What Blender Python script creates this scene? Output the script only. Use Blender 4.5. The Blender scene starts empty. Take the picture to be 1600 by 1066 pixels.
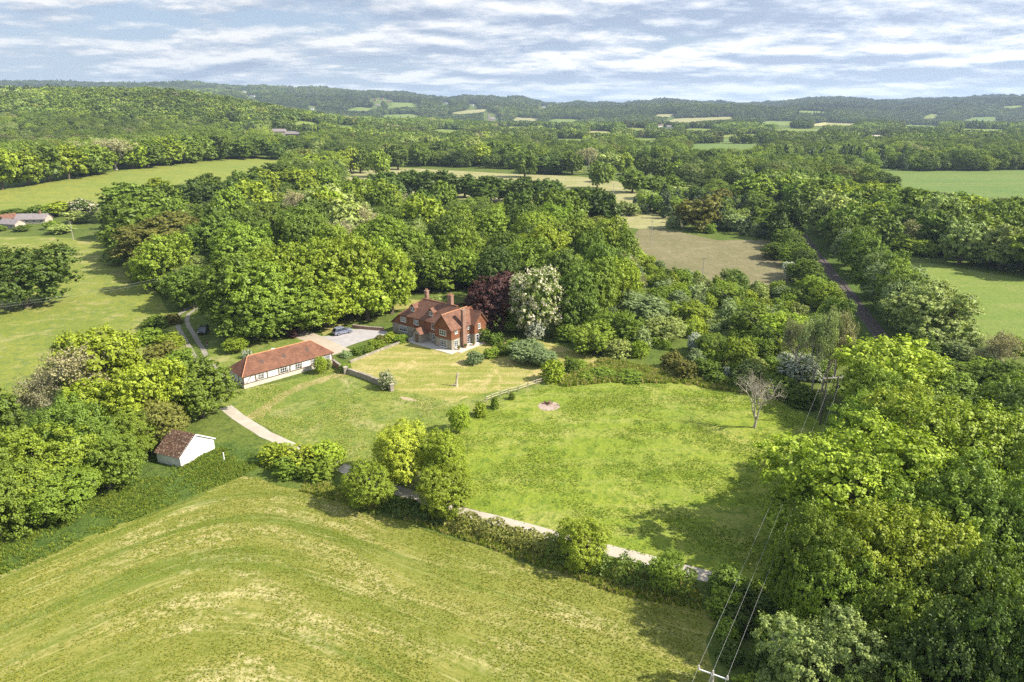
import bpy, bmesh, math, random
import numpy as np
from mathutils import Vector, Matrix, noise
from mathutils.geometry import delaunay_2d_cdt
SC = bpy.context.scene
COL = SC.collection
RAD = math.radians
# ------------------------------------------------------------------ camera
F, CX, CY, CAMH, HZ = 1067., 800., 533., 50., 168.
PITCH = math.atan((CY - HZ) / F)
cam = bpy.data.objects.new('camera', bpy.data.cameras.new('camera')); COL.objects.link(cam)
cam.location = (0, 0, CAMH); cam.rotation_euler = (math.pi / 2 - PITCH, 0, 0)
cam.data.sensor_width = 36; cam.data.lens = 36 * F / 1600; cam.data.clip_start = .5; cam.data.clip_end = 60000
SC.camera = cam
# ------------------------------------------------------------------ sun, sky, exposure
SUN_EL = RAD(41); SUN_AZ = math.atan2(-.2, .98)          # direction towards the sun in plan
sv = Vector((math.cos(SUN_AZ) * math.cos(SUN_EL), math.sin(SUN_AZ) * math.cos(SUN_EL), math.sin(SUN_EL)))
sl = bpy.data.lights.new('sun', 'SUN'); sl.energy = 5.; sl.angle = RAD(.5); sl.color = (1, .93, .8)
sun = bpy.data.objects.new('sun', sl); COL.objects.link(sun); sun.rotation_euler = sv.to_track_quat('Z', 'Y').to_euler()
sun.location = (0, 0, 300)
SC.view_settings.view_transform = 'Standard'; SC.view_settings.look = 'None'; SC.view_settings.gamma = 1
SC.view_settings.exposure = .98
SC.render.film_transparent = False
cy = SC.cycles
cy.max_bounces = 5; cy.diffuse_bounces = 2; cy.glossy_bounces = 1; cy.transmission_bounces = 3; cy.volume_bounces = 0
cy.transparent_max_bounces = 6; cy.sample_clamp_indirect = 4
cy.use_denoising = False; cy.denoiser = 'OPENIMAGEDENOISE'; cy.denoising_input_passes = 'RGB_ALBEDO_NORMAL'; cy.denoising_prefilter = 'ACCURATE'


class NT:
    """small node-tree helper"""
    def __init__(s, tree): s.t = tree; tree.nodes.clear()
    def n(s, kind, ins=None, **kw):
        nd = s.t.nodes.new(kind)
        for k, v in kw.items(): setattr(nd, k, v)
        for k, v in (ins or {}).items():
            if isinstance(v, tuple) and len(v) == 2 and hasattr(v[0], 'outputs'): s.t.links.new(v[0].outputs[v[1]], nd.inputs[k])
            elif hasattr(v, 'outputs'): s.t.links.new(v.outputs[0], nd.inputs[k])
            else: nd.inputs[k].default_value = v
        return nd
    def m(s, op, a, b=0., c=0., clamp=False):
        return s.n('ShaderNodeMath', {0: a, 1: b, 2: c}, operation=op, use_clamp=clamp)
    def vm(s, op, a, b=(0, 0, 0)): return s.n('ShaderNodeVectorMath', {0: a, 1: b}, operation=op)
    def mix(s, f, a, b, mode='MIX'):
        nd = s.t.nodes.new('ShaderNodeMix'); nd.data_type = 'RGBA'; nd.blend_type = mode
        for k, v in ((0, f), (6, a), (7, b)):
            if isinstance(v, tuple) and len(v) == 2 and hasattr(v[0], 'outputs'): s.t.links.new(v[0].outputs[v[1]], nd.inputs[k])
            elif hasattr(v, 'outputs'): s.t.links.new(v.outputs[2 if v.bl_idname == 'ShaderNodeMix' else 0], nd.inputs[k])
            elif k == 0: nd.inputs[0].default_value = v
            else: nd.inputs[k].default_value = (*v[:3], 1)
        return (nd, 2)
    def ramp(s, f, stops, interp='LINEAR'):
        nd = s.n('ShaderNodeValToRGB', {0: f}); cr = nd.color_ramp; cr.interpolation = interp
        while len(cr.elements) < len(stops): cr.elements.new(.5)
        for e, (p, c) in zip(cr.elements, stops):
            e.position = p; e.color = (c, c, c, 1) if not isinstance(c, tuple) else (*c, 1)
        return nd
    def noise(s, vec, scale, detail=3, rough=.55, dist=0., dim='3D'):
        return s.n('ShaderNodeTexNoise', {'Vector': vec, 'Scale': scale, 'Detail': detail, 'Roughness': rough, 'Distortion': dist}, noise_dimensions=dim)
    def map(s, vec, scale=(1, 1, 1), rot=0., loc=(0, 0, 0)):
        return s.n('ShaderNodeMapping', {'Vector': vec, 'Scale': scale, 'Rotation': (0, 0, rot), 'Location': loc})


W = bpy.data.worlds.new('World'); SC.world = W; W.use_nodes = True
t = NT(W.node_tree)
sky = t.n('ShaderNodeTexSky', sky_type='NISHITA'); sky.sun_disc = False; sky.sun_elevation = SUN_EL
sky.sun_rotation = math.pi / 2 - SUN_AZ; sky.air_density = 1.; sky.dust_density = 1.5; sky.altitude = 100
skyc = t.mix(1., sky, (.105, .098, .09), 'MULTIPLY')
tc = t.n('ShaderNodeTexCoord'); sep = t.n('ShaderNodeSeparateXYZ', {0: (tc, 0)})
dz = t.m('ADD', t.m('MAXIMUM', (sep, 2), 0.), .14)
pl = t.n('ShaderNodeCombineXYZ', {0: t.m('DIVIDE', (sep, 0), dz), 1: t.m('DIVIDE', (sep, 1), dz), 2: 0.})
def cloud(vec):
    m1 = t.map(vec, (.95, 1.12, 1), RAD(4), (CLX, CLY, 0)); a_ = t.noise(m1, .82, 9, .62, .1); b_ = t.noise(t.map(vec, (1, 1.2, 1), RAD(5), (7, 2, 0)), 2.6, 6, .6, .1)
    return t.m('ADD', t.m('MULTIPLY', a_, .82), t.m('MULTIPLY', b_, .18))
CLX, CLY = 3.3, 1.7
c0 = cloud(pl); up = t.n('ShaderNodeVectorMath', {0: pl, 3: .955}, operation='SCALE'); c1 = cloud(up)
bias = t.m('MULTIPLY', (sep, 0), .13); lowb = t.n('ShaderNodeMapRange', {0: (sep, 2), 1: .0, 2: .12, 3: .075, 4: 0.})
cov = t.m('ADD', t.m('ADD', c0, bias), lowb)
mask = t.ramp(cov, [(.415, 0.), (.50, 1.)])
edge = t.m('MULTIPLY', t.m('SUBTRACT', c0, c1), 4.3); thick = t.n('ShaderNodeMapRange', {0: cov, 1: .46, 2: .68, 3: .10, 4: -.07})
b_ = t.m('ADD', t.m('ADD', edge, thick), .52)
shade = t.ramp(b_, [(.3, (.30, .36, .48)), (.48, (.44, .495, .59)), (.62, (.58, .61, .67)), (.8, (.80, .80, .80))])
east = t.n('ShaderNodeMapRange', {0: (sep, 0), 1: -.3, 2: .45, 3: .93, 4: 1.16})
shade = t.n('ShaderNodeVectorMath', {0: shade, 3: east}, operation='SCALE')
blue = t.mix(.6, skyc, (.33, .44, .64))
high = t.n('ShaderNodeMapRange', {0: (sep, 2), 1: .15, 2: .5, 3: .82, 4: .92})
out = t.n('ShaderNodeVectorMath', {0: t.mix(mask, blue, shade), 3: high}, operation='SCALE')
bg = t.n('ShaderNodeBackground', {'Color': out, 'Strength': .84})
t.n('ShaderNodeOutputWorld', {0: bg})

# ------------------------------------------------------------------ terrain heights
def sst(a, b, x):
    u = np.clip((x - a) / (b - a), 0, 1); return u * u * (3 - 2 * u)
SKX = np.array([-300, 0, 200, 400, 560, 700, 800, 850, 950, 1050, 1150, 1215, 1260, 1330, 1400, 1450, 1530, 1600, 1900], float)
SKY = np.array([131, 134, 138, 141, 147, 154, 158, 163, 166, 161, 163, 164, 158, 158.5, 163, 161, 156, 154, 152], float)
def Hh(x, y):
    x = np.asarray(x, float); y = np.asarray(y, float)
    yy = np.maximum(y, 1.)
    h = 54 * sst(-215, -600, x - .04 * (y - 1000)) * np.exp(-((y - 1180) / 290.) ** 2) * sst(650, 900, y)
    far = sst(1300, 2200, y)
    h = h + far * (12 * np.sin(x / 310. + 1.3 * np.sin(y / 520.)) + 17 * np.sin(y / 230. + .9 * np.sin(x / 400.) + 1.) + 5 * np.sin(x / 150. + y / 190.))
    px = CX + F * x / (yy * math.cos(PITCH) + 14)
    top = 50 + (HZ - np.interp(px, SKX, SKY)) / F * 4300. - 14
    h = h + 11 * sst(-110, -270, x) * sst(290, 430, y) * (1 - sst(1500, 2500, y))
    bump = 6 * np.sin(x / 61. + np.sin(x / 210.)) + 6 * np.sin(x / 143. + 2 + np.sin(x / 330.)) + 3 * np.sin(x / 27.)
    ridge = sst(1900, 4300, y)
    h = h * (1 - ridge * .75) + ridge * (top + bump * sst(3000, 4300, y)) - sst(4300, 6500, y) * 60
    return h
def Hs(x, y): return float(Hh(x, y))
def P(px, py, z=None):
    """ground point under a line of sight (z: at that height above sea level instead)"""
    u = (px - CX) / F; v = (py - CY) / F
    d = np.array([u, math.cos(PITCH) - v * math.sin(PITCH), -math.sin(PITCH) - v * math.cos(PITCH)])
    if z is not None or py > 400:
        tt = ((z or 0.) - CAMH) / d[2]; return Vector((d[0] * tt, d[1] * tt, z or 0.))
    tt = 150.
    while tt < 9000:
        q = d * tt
        if CAMH + q[2] < Hs(q[0], q[1]): break
        tt *= 1.004
    q = d * tt; return Vector((q[0], q[1], Hs(q[0], q[1])))
def PT(px, py, h):
    """foot of a thing of height h whose top is seen at px,py"""
    q = P(px, py, h)
    for _ in range(5): q = P(px, py, h + max(-5, min(30, Hs(q.x, q.y)))) if 0 < q.y < 900 else q
    if q.y > 900 or q.y < 0:
        q = P(px, py)
    return Vector((q.x, q.y, Hs(q.x, q.y)))
def J(x, y, z):
    dep = y * math.cos(PITCH) - (z - CAMH) * math.sin(PITCH); up = y * math.sin(PITCH) + (z - CAMH) * math.cos(PITCH)
    return CX + F * x / dep, CY - F * up / dep
def depth(v): return v.y * math.cos(PITCH) - (v.z - CAMH) * math.sin(PITCH)
def inpoly(x, y, poly):
    x = np.asarray(x); y = np.asarray(y); r = np.zeros(x.shape, bool); n = len(poly)
    for i in range(n):
        x1, y1 = poly[i][:2]; x2, y2 = poly[(i + 1) % n][:2]
        if y1 == y2: continue
        c = ((y1 > y) != (y2 > y)) & (x < (x2 - x1) * (y - y1) / (y2 - y1) + x1); r ^= c
    return r

CLEAR = [[(598, 470), (640, 462), (752, 462), (752, 552), (598, 535)], [(465, 522), (520, 518), (600, 520), (600, 545), (520, 548)], [(303, 500), (333, 500), (333, 550), (303, 550)]]
def blocks(p, h, w):
    if p.y < 20 or p.y > 190: return False
    d = depth(p)
    for f in (.25, .5, .75, .93):
        x, y = J(p.x, p.y, p.z + h * f)
        for sx in (-.4, 0, .4):
            if any(inpoly(np.array(x + sx * w * F / d), np.array(y), q) for q in CLEAR): return True
    return False
RLP = [(1392, 545), (1372, 520), (1330, 465), (1282, 405), (1240, 350), (1205, 318), (1165, 292), (1130, 276)]
RL = [P(*q) for q in RLP]
def railoff(p):
    best = (1e9, None)
    for a, b in zip(RL[:-1], RL[1:]):
        d = b - a; u = max(0., min(1., ((p.x - a.x) * d.x + (p.y - a.y) * d.y) / (d.x ** 2 + d.y ** 2))); q = a + d * u; v = Vector((p.x - q.x, p.y - q.y, 0))
        if v.length < best[0]: n = Vector((d.y, -d.x, 0)).normalized(); best = (v.length, n if v.dot(n) > 0 else -n)
    return best
# ------------------------------------------------------------------ linking and naming
def link(o, parent=None):
    COL.objects.link(o)
    if parent is not None: o.parent = parent
    return o
def tag(o, label=None, cat=None, group=None, kind=None):
    if label: o['label'] = label
    if cat: o['category'] = cat
    if group: o['group'] = group
    if kind: o['kind'] = kind
    return o
def empty(name, loc, rz=0., label=None, cat=None, group=None):
    o = bpy.data.objects.new(name, None); COL.objects.link(o); o.location = loc; o.rotation_euler = (0, 0, rz); o.empty_display_size = .5
    return tag(o, label, cat, group)
def npmesh(name, V, Q, attr=None, smooth=False):
    """mesh from an (n,3) array and an (m,k) face array"""
    me = bpy.data.meshes.new(name); V = np.asarray(V, np.float32); Q = np.asarray(Q, np.int32); k = Q.shape[1]
    me.vertices.add(len(V)); me.vertices.foreach_set('co', V.ravel())
    me.loops.add(Q.size); me.loops.foreach_set('vertex_index', Q.ravel())
    me.polygons.add(len(Q)); me.polygons.foreach_set('loop_start', np.arange(0, Q.size, k, dtype=np.int32))
    me.polygons.foreach_set('use_smooth', np.full(len(Q), smooth))
    for nm, a in (attr or {}).items():
        at = me.attributes.new(nm, 'FLOAT', 'FACE'); at.data.foreach_set('value', np.asarray(a, np.float32))
    me.update(calc_edges=True); return me
class MB:
    """collects shapes into one mesh"""
    def __init__(s): s.v = []; s.f = []
    def add(s, vs, fs):
        b = len(s.v); s.v += [tuple(v) for v in vs]; s.f += [tuple(i + b for i in f) for f in fs]; return s
    def box(s, x0, y0, z0, x1, y1, z1, M=None):
        vs = [Vector(p) for p in ((x0, y0, z0), (x1, y0, z0), (x1, y1, z0), (x0, y1, z0), (x0, y0, z1), (x1, y0, z1), (x1, y1, z1), (x0, y1, z1))]
        if M is not None: vs = [M @ v for v in vs]
        return s.add(vs, [(3, 2, 1, 0), (4, 5, 6, 7), (0, 1, 5, 4), (1, 2, 6, 5), (2, 3, 7, 6), (3, 0, 4, 7)])
    def slab(s, pts, th):
        """polygon with thickness below it"""
        p = [Vector(q) for q in pts]; n = (p[1] - p[0]).cross(p[2] - p[0]).normalized()
        if n.z < 0: p.reverse(); n = -n
        k = len(p); q = [a - n * th for a in p]
        return s.add(p + q, [tuple(range(k)), tuple(range(2 * k - 1, k - 1, -1))] + [(i, i + k, (i + 1) % k + k, (i + 1) % k) for i in range(k)])
    def prism(s, pts, d):
        """polygon pushed along vector d"""
        k = len(pts); p = [Vector(q) for q in pts]; q = [a + Vector(d) for a in p]
        n = (p[1] - p[0]).cross(p[2] - p[0])
        if n.dot(Vector(d)) > 0: p.reverse(); q.reverse()
        return s.add(p + q, [tuple(range(k)), tuple(range(2 * k - 1, k - 1, -1))] + [(i, i + k, (i + 1) % k + k, (i + 1) % k) for i in range(k)])
    def tube(s, pts, rad, seg=7, cap=True):
        pts = [Vector(p) for p in pts]; n = len(pts)
        if not hasattr(rad, '__len__'): rad = [rad] * n
        b = len(s.v)
        for i, p in enumerate(pts):
            d = (pts[min(i + 1, n - 1)] - pts[max(i - 1, 0)]).normalized(); a = d.orthogonal().normalized() if i == 0 else (a - d * a.dot(d)).normalized()
            c = d.cross(a)
            for j in range(seg):
                g = 2 * math.pi * j / seg; s.v.append(tuple(p + (a * math.cos(g) + c * math.sin(g)) * rad[i]))
        for i in range(n - 1):
            for j in range(seg):
                k = (j + 1) % seg; s.f.append((b + i * seg + j, b + i * seg + k, b + (i + 1) * seg + k, b + (i + 1) * seg + j))
        if cap: s.f.append(tuple(b + j for j in range(seg - 1, -1, -1))); s.f.append(tuple(b + (n - 1) * seg + j for j in range(seg)))
        return s
    def mesh(s, name):
        me = bpy.data.meshes.new(name); me.from_pydata(s.v, [], s.f); me.update(); return me
    def build(s, name, mat, parent=None, bevel=0., smooth=False):
        me = s.mesh(name); me.materials.append(mat); o = link(bpy.data.objects.new(name, me), parent)
        if smooth: me.polygons.foreach_set('use_smooth', [True] * len(me.polygons))
        if bevel:
            b = o.modifiers.new('b', 'BEVEL'); b.width = bevel; b.segments = 2; b.limit_method = 'ANGLE'
        return o

# ------------------------------------------------------------------ materials
def newmat(name):
    m = bpy.data.materials.new(name); m.use_nodes = True; return m, NT(m.node_tree)
def finish(t, col, rough=.8, bump=None, bstr=.4, bdist=.1, spec=.3, metal=0.):
    ins = {'Base Color': col, 'Roughness': rough, 'Specular IOR Level': spec, 'Metallic': metal}
    p = t.n('ShaderNodeBsdfPrincipled', ins)
    if bump is not None:
        b = t.n('ShaderNodeBump', {'Strength': bstr, 'Distance': bdist, 'Height': bump}); t.t.links.new(b.outputs[0], p.inputs['Normal'])
    t.n('ShaderNodeOutputMaterial', {0: p}); return p
def simple(name, c, rough=.7, var=.25, scale=3., bump=.0, spec=.3, metal=0.):
    m, t = newmat(name); tc = t.n('ShaderNodeTexCoord'); n = t.noise((tc, 3), scale, 4, .6)
    f = t.n('ShaderNodeMapRange', {0: n, 1: .3, 2: .7, 3: 1 - var, 4: 1 + var})
    col = t.n('ShaderNodeVectorMath', {0: c, 3: f}, operation='SCALE')
    finish(t, col, rough, n if bump else None, bump, .05, spec, metal); return m
GEO = 'ShaderNodeNewGeometry'
def grassmat(name, a, b, dry, dark, dryamt=.5, tuft=1., streak=None, darkamt=.5, scale=1., bump=.6):
    """a,b: two greens; dry: straw patches; dark: coarse tufts; streak=(angle, length ratio) of mown or drilled lines"""
    m, t = newmat(name); g = (t.n(GEO), 0)
    n1 = t.noise(g, .035 * scale, 4, .6, .6); n2 = t.noise(g, .22 * scale, 5, .62, .5); n3 = t.noise(g, 2.2 * tuft, 4, .65)
    n4 = t.noise(g, .75 * tuft, 3, .6, .4)
    f = t.ramp(t.m('ADD', t.m('MULTIPLY', n1, .55), t.m('MULTIPLY', n2, .45)), [(.38, 0.), (.62, 1.)])
    col = t.mix(f, a, b)
    if streak:
        sm = t.map(g, (1. / streak[1], 1., 1), -streak[0]); s1 = t.noise(sm, streak[2], 4, .6, .3)
        col = t.mix(t.m('MULTIPLY', t.ramp(s1, [(.45, 0.), (.62, 1.)]), streak[3]), col, dry)
    n5 = t.noise(g, .11 * scale, 5, .68, .8)
    col = t.mix(t.m('MULTIPLY', t.ramp(n5, [(.52, 0.), (.68, 1.)]), dryamt), col, dry)
    col = t.mix(t.m('MULTIPLY', t.ramp(n4, [(.5, 0.), (.66, 1.)]), darkamt), col, dark)
    col = t.mix(t.m('MULTIPLY', t.ramp(n3, [(.35, 1.), (.55, 0.)]), .55), col, dark)
    n6 = t.noise(g, 5., 2, .6)
    col = t.mix(t.m('MULTIPLY', t.ramp(n6, [(.52, 0.), (.7, 1.)]), .35), col, dry)
    bh = t.m('ADD', t.m('MULTIPLY', n4, .7), t.m('MULTIPLY', n3, .5)); bh = t.m('ADD', bh, t.m('MULTIPLY', n6, .12))
    finish(t, col, .9, bh, bump, .55, .1); return m

def leafmat(name, far=False, blossom=None, bloss_col=(.8, .76, .68)):
    m, t = newmat(name); v = t.n('ShaderNodeAttribute', attribute_name='v'); v = (v, 2)
    if far: base = (t.n('ShaderNodeAttribute', attribute_name='tint', attribute_type='INSTANCER'), 1)
    else: base = (t.n('ShaderNodeObjectInfo'), 1)
    f = t.n('ShaderNodeMapRange', {0: v, 1: 0., 2: 1., 3: .68, 4: 1.36})
    col = t.n('ShaderNodeVectorMath', {0: base, 3: f}, operation='SCALE')
    warm = t.mix(1., (col, 0), (1.12, 1.04, .72), 'MULTIPLY')
    col = t.mix(t.m('MULTIPLY', v, .55), (col, 0), warm)
    if blossom is not None:
        w = t.n('ShaderNodeAttribute', attribute_name='w')
        col = t.mix(t.m('GREATER_THAN', (w, 2), 1 - blossom), col, bloss_col)
    d = t.n('ShaderNodeBsdfDiffuse', {0: col}); tr = t.n('ShaderNodeBsdfTranslucent', {0: t.mix(1., col, (1.1, 1.2, .6), 'MULTIPLY')})
    s = t.n('ShaderNodeMixShader', {0: .25, 1: d, 2: tr})
    gl = t.n('ShaderNodeBsdfGlossy', {0: (.8, .85, .8, 1), 1: .5}); s = t.n('ShaderNodeMixShader', {0: .025, 1: s, 2: gl})
    t.n('ShaderNodeOutputMaterial', {0: s}); return m
LEAF = leafmat('leaf'); LEAF_FAR = leafmat('leaf_far', True)
LEAF_WHITE = leafmat('leaf_may_blossom', blossom=.62, bloss_col=(.72, .72, .66)); LEAF_CANDLE = leafmat('leaf_candle_blossom', blossom=.42, bloss_col=(.72, .64, .5))
BARK = simple('bark', (.12, .095, .07), .95, .4, 2.5, .6); PALEBARK = simple('pale_bark', (.42, .37, .30), .95, .3, 2.5, .5)

# ------------------------------------------------------------------ crowns
def rnd_dirs(r, n, zmin=-1.):
    z = r.uniform(zmin, 1, n); a = r.uniform(0, 2 * np.pi, n); q = np.sqrt(1 - z * z); return np.stack([q * np.cos(a), q * np.sin(a), z], 1)
def norm(a): return a / (np.linalg.norm(a, axis=1, keepdims=True) + 1e-9)
def quads(C, N, s, r, asp=.75):
    """leaf-spray quads centred at C facing N"""
    k = len(C); t1 = norm(np.cross(N, rnd_dirs(r, k))); t2 = np.cross(N, t1); s = (s * r.uniform(.65, 1.35, k))[:, None]
    a = t1 * s; b = t2 * s * asp; bend = N * s * .25
    V = np.stack([C - a, C - b * .9 + bend, C + a, C + b + bend * .4], 1).reshape(-1, 3)
    return V, np.arange(4 * k).reshape(-1, 4)
def crown_mesh(name, seed, nl, nc, nf, leaf, kind='round'):
    """crown of radius 1 and height 2 : limbs' lobes > clumps > leaf sprays, plus the inner leaves"""
    r = np.random.default_rng(seed)
    i = np.arange(nl) + .5; ph = np.arccos(1 - 1.86 * i / nl); th = np.pi * (1 + 5 ** .5) * i + r.uniform(0, 6)
    D = np.stack([np.sin(ph) * np.cos(th), np.sin(ph) * np.sin(th), np.cos(ph)], 1); D = norm(D + r.normal(0, .13, D.shape))
    if kind == 'cone':
        z = r.uniform(.0, 1, nl); rr = (1 - z) * .62 + .08; a = r.uniform(0, 6.28, nl)
        LC = np.stack([rr * np.cos(a), rr * np.sin(a), .3 + z * 1.6], 1); LR = .12 + .22 * (1 - z); D = norm(LC * [1, 1, 0] + [0, 0, .4])
    else:
        R = (r.uniform(.52, .80, nl) + .12 * (r.uniform(0, 1, nl) > .85))[:, None]; el = np.array([1, 1, 1.02]); zc = 1.08
        if kind == 'bush': el = np.array([1, 1, .85]); zc = .9
        LC = D * R * el + [0, 0, zc]; LR = r.uniform(.17, .36, nl)
        kp = r.uniform(0, 1, nl) > .1; LC = LC[kp]; LR = LR[kp]; D = D[kp]; nl2 = len(LC)
        low = LC[:, 2] < .6; LC[low, :2] *= 1.04; LC[:, 2] = np.maximum(LC[:, 2], .34)
        LC[:, :2] *= (1 + r.uniform(-.1, .1, 2)); LC = np.vstack([LC, [[0, 0, zc + .1], [0, 0, zc - .3]]]); LR = np.append(LR, [.5, .5])
        if kind == 'bush': LC = np.vstack([LC, D[:nl2 // 2] * [.7, .7, .1] + [0, 0, .3]]); LR = np.append(LR, np.full(nl2 // 2, .32))
    n = len(LC); wgt = LR ** 2; wgt = wgt / wgt.sum(); li = r.choice(n, nl * nc, p=wgt)
    d = rnd_dirs(r, len(li), -.8); C = LC[li] + d * (LR[li] * r.uniform(.84, 1.1, len(li)))[:, None]
    dist = np.linalg.norm(C[:, None] - LC[None], axis=2) / LR[None]; dist[np.arange(len(li)), li] = 9
    keep = dist.min(1) > .88; C = C[keep]; d = d[keep]; k = len(C)
    cr = r.uniform(.035, .085, k) * (1.25 if nc < 14 else 1.); cv = r.uniform(0, 1, k)
    ci = np.repeat(np.arange(k), nf); ld = rnd_dirs(r, len(ci)); flip = (ld * (d[ci] + [0, 0, .35])).sum(1) < -.15; ld[flip] *= -1
    Pp = C[ci] + ld * (cr[ci] * r.uniform(.55, 1.12, len(ci)))[:, None] * [1.1, 1.1, .85]
    Pp = Pp + d[ci] * (r.uniform(0, 1, len(ci)) ** 7 * .13)[:, None]
    N = norm(ld * .75 + d[ci] * .45 + [0, 0, .3] + r.normal(0, .36, ld.shape))
    if kind == 'willow':
        Pp[:, 2] -= r.uniform(0, .25, len(ci)); N = norm(N * [1, 1, .3])
    ni = int(n * (26 if nc > 10 else 8)); ii = r.choice(n, ni, p=wgt); di = rnd_dirs(r, ni); Pi = LC[ii] + di * (LR[ii] * r.uniform(.55, .8, ni))[:, None]
    V0, Q0 = quads(Pi, norm(di + r.normal(0, .3, di.shape)), min(leaf * 2.4, .16), r, .9)
    Pp[:, 2] = np.maximum(Pp[:, 2], .02)
    V, Q = quads(Pp, N, leaf, r); Q0 = Q0 + len(V); V = np.vstack([V, V0]); Q = np.vstack([Q, Q0]); V[:, 2] = np.maximum(V[:, 2], .0)
    V[:, 2] *= 2. / V[:, 2].max()
    v = np.clip(cv[ci] * .55 + r.uniform(0, .45, len(ci)), 0, 1); v = np.append(v, r.uniform(.2, .7, ni))
    w = np.clip(.5 + (cv[ci] - .5) * .5 + r.uniform(-.45, .45, len(ci)), 0, 1); w = np.append(w, np.zeros(ni))
    me = npmesh(name, V, Q, {'v': v, 'w': w}); me.materials.append(LEAF); return me
def sparse_mesh(name, seed, nb, leaf, lf):
    """open crown: fine branching twigs with scattered leaf sprays; returns (leaves, wood)"""
    r = random.Random(seed); rn = np.random.default_rng(seed); mb = MB(); tips = []
    def grow(p, d, l, rad, lvl):
        n = 3; pts = [p]; q = p; dd = d
        for i in range(n):
            dd = (dd + Vector((r.uniform(-.22, .22), r.uniform(-.22, .22), r.uniform(-.08, .16)))).normalized(); q = q + dd * l / n; pts.append(q)
        mb.tube(pts, [rad * (1 - .5 * i / n) for i in range(n + 1)], 4 if lvl else 6, False)
        if lvl >= nb: tips.append(q); return
        for i in range(4 if lvl < 2 else 3):
            a = Vector((r.gauss(0, 1), r.gauss(0, 1), r.gauss(0, .6) + .12)).normalized()
            grow(pts[r.choice((2, 3, 3))], (dd * .75 + a * .8).normalized(), l * r.uniform(.62, .8), rad * .5, lvl + 1)
    for i in range(3): grow(Vector((r.uniform(-.05, .05), r.uniform(-.05, .05), .35)), Vector((r.uniform(-.6, .6), r.uniform(-.6, .6), 1)).normalized(), .62, .04, 0)
    mb.tube([(0, 0, -.03), (.01, .01, .2), (0, 0, .45)], [.075, .055, .045], 8)
    T = np.array([list(q) for q in tips]); vs = np.array(mb.v); k = 2. / vs[:, 2].max(); xy = 1. / np.percentile(np.abs(vs[:, :2]), 98.5)
    mb.v = [(v[0] * xy if v[2] > .3 else v[0], v[1] * xy if v[2] > .3 else v[1], v[2] * k) for v in mb.v]; T = T * [xy, xy, k]
    wood = mb.mesh(name + '_wood'); C = np.repeat(T, lf, 0); C = C + rn.normal(0, .055, C.shape)
    V, Q = quads(C, norm(rnd_dirs(rn, len(C)) + [0, 0, .5]), leaf, rn); a = rn.uniform(0, 1, len(C))
    me = npmesh(name, V, Q, {'v': a, 'w': a}); me.materials.append(LEAF); return me, wood
def trunk_mesh(name, seed):
    r = random.Random(seed); mb = MB(); b = Vector((r.uniform(-.05, .05), r.uniform(-.05, .05), .7))
    mb.tube([(0, 0, -.06), (.0, 0, .05), (b.x * .4, b.y * .4, .35), b, (b.x * 1.5, b.y, 1.25)], [.13, .085, .07, .055, .02], 9)
    for i in range(8):
        a = i * 2.4 + r.uniform(-.4, .4); e = r.uniform(.45, .72); z = r.uniform(.9, 1.45)
        p0 = Vector((b.x * .6, b.y * .6, r.uniform(.38, .72))); p2 = Vector((math.cos(a) * e, math.sin(a) * e, z)); pm = (p0 * .5 + p2 * .5) + Vector((0, 0, -.08))
        mb.tube([p0, pm, p2], [.042, .028, .01], 6)
        for j in range(2): mb.tube([pm, pm + Vector((r.uniform(-.3, .3), r.uniform(-.3, .3), .3))], [.02, .006], 4)
    me = mb.mesh(name); me.materials.append(BARK); return me
HERO = [crown_mesh('crown_hero', 10 + i, 36, 56, 36, .0215) for i in range(3)]
NEAR = [crown_mesh('crown_near', 20 + i, 28 + i % 3 * 4, 36, 30, .030) for i in range(6)]
MID = [crown_mesh('crown_mid', 40 + i, 24 + i % 3 * 4, 18, 18, .056) for i in range(5)]
FARC = [crown_mesh('crown_far', 60 + i, 16 + i, 10, 9, .12) for i in range(4)]
FARB = crown_mesh('crown_far_cone', 70, 18, 5, 7, .13, 'cone')
BUSH = [crown_mesh('bush', 80 + i, 16 + 3 * i, 28, 30, .042, 'bush') for i in range(4)]
CONE = [crown_mesh('crown_cone', 90 + i, 60, 12, 26, .035, 'cone') for i in range(2)]
WILL = crown_mesh('crown_willow', 95, 22, 22, 40, .035, 'willow')
SPARSE = [sparse_mesh('crown_open', 100 + i, 4, .03, 16) for i in range(3)]
BARE = sparse_mesh('crown_bare', 110, 4, .02, 1)
TRUNK = [trunk_mesh('trunk', 200 + i) for i in range(4)]
COLS = {'lime': ((.285, .365, .032), 'lime green'), 'yellow': ((.37, .445, .045), 'bright yellow-green'), 'mid': ((.21, .295, .032), 'fresh green'),
        'green': ((.15, .222, .028), 'leafy green'), 'dark': ((.10, .155, .025), 'dark green'), 'olive': ((.205, .21, .045), 'brownish olive'),
        'pale': ((.33, .40, .12), 'pale grey-green'), 'sage': ((.28, .36, .155), 'silvery green'), 'copper': ((.105, .042, .042), 'copper purple'),
        'twig': ((.34, .32, .18), 'half bare straw coloured'), 'white': ((.18, .26, .08), 'white blossomed'), 'candle': ((.17, .24, .05), 'cream blossomed'),
        'spruce': ((.22, .235, .11), 'thin brownish'), 'bark': ((.2, .17, .12), 'dead grey')}
TREES = []      # (x, y, radius, record) of every tree and bush stood so far
rt = random.Random(5)
def tint(c):
    k = rt.uniform(.76, 1.18); w = rt.uniform(-.05, .05); return (c[0] * k * (1 + w), c[1] * k, c[2] * k * (1 - w), 1)
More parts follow.
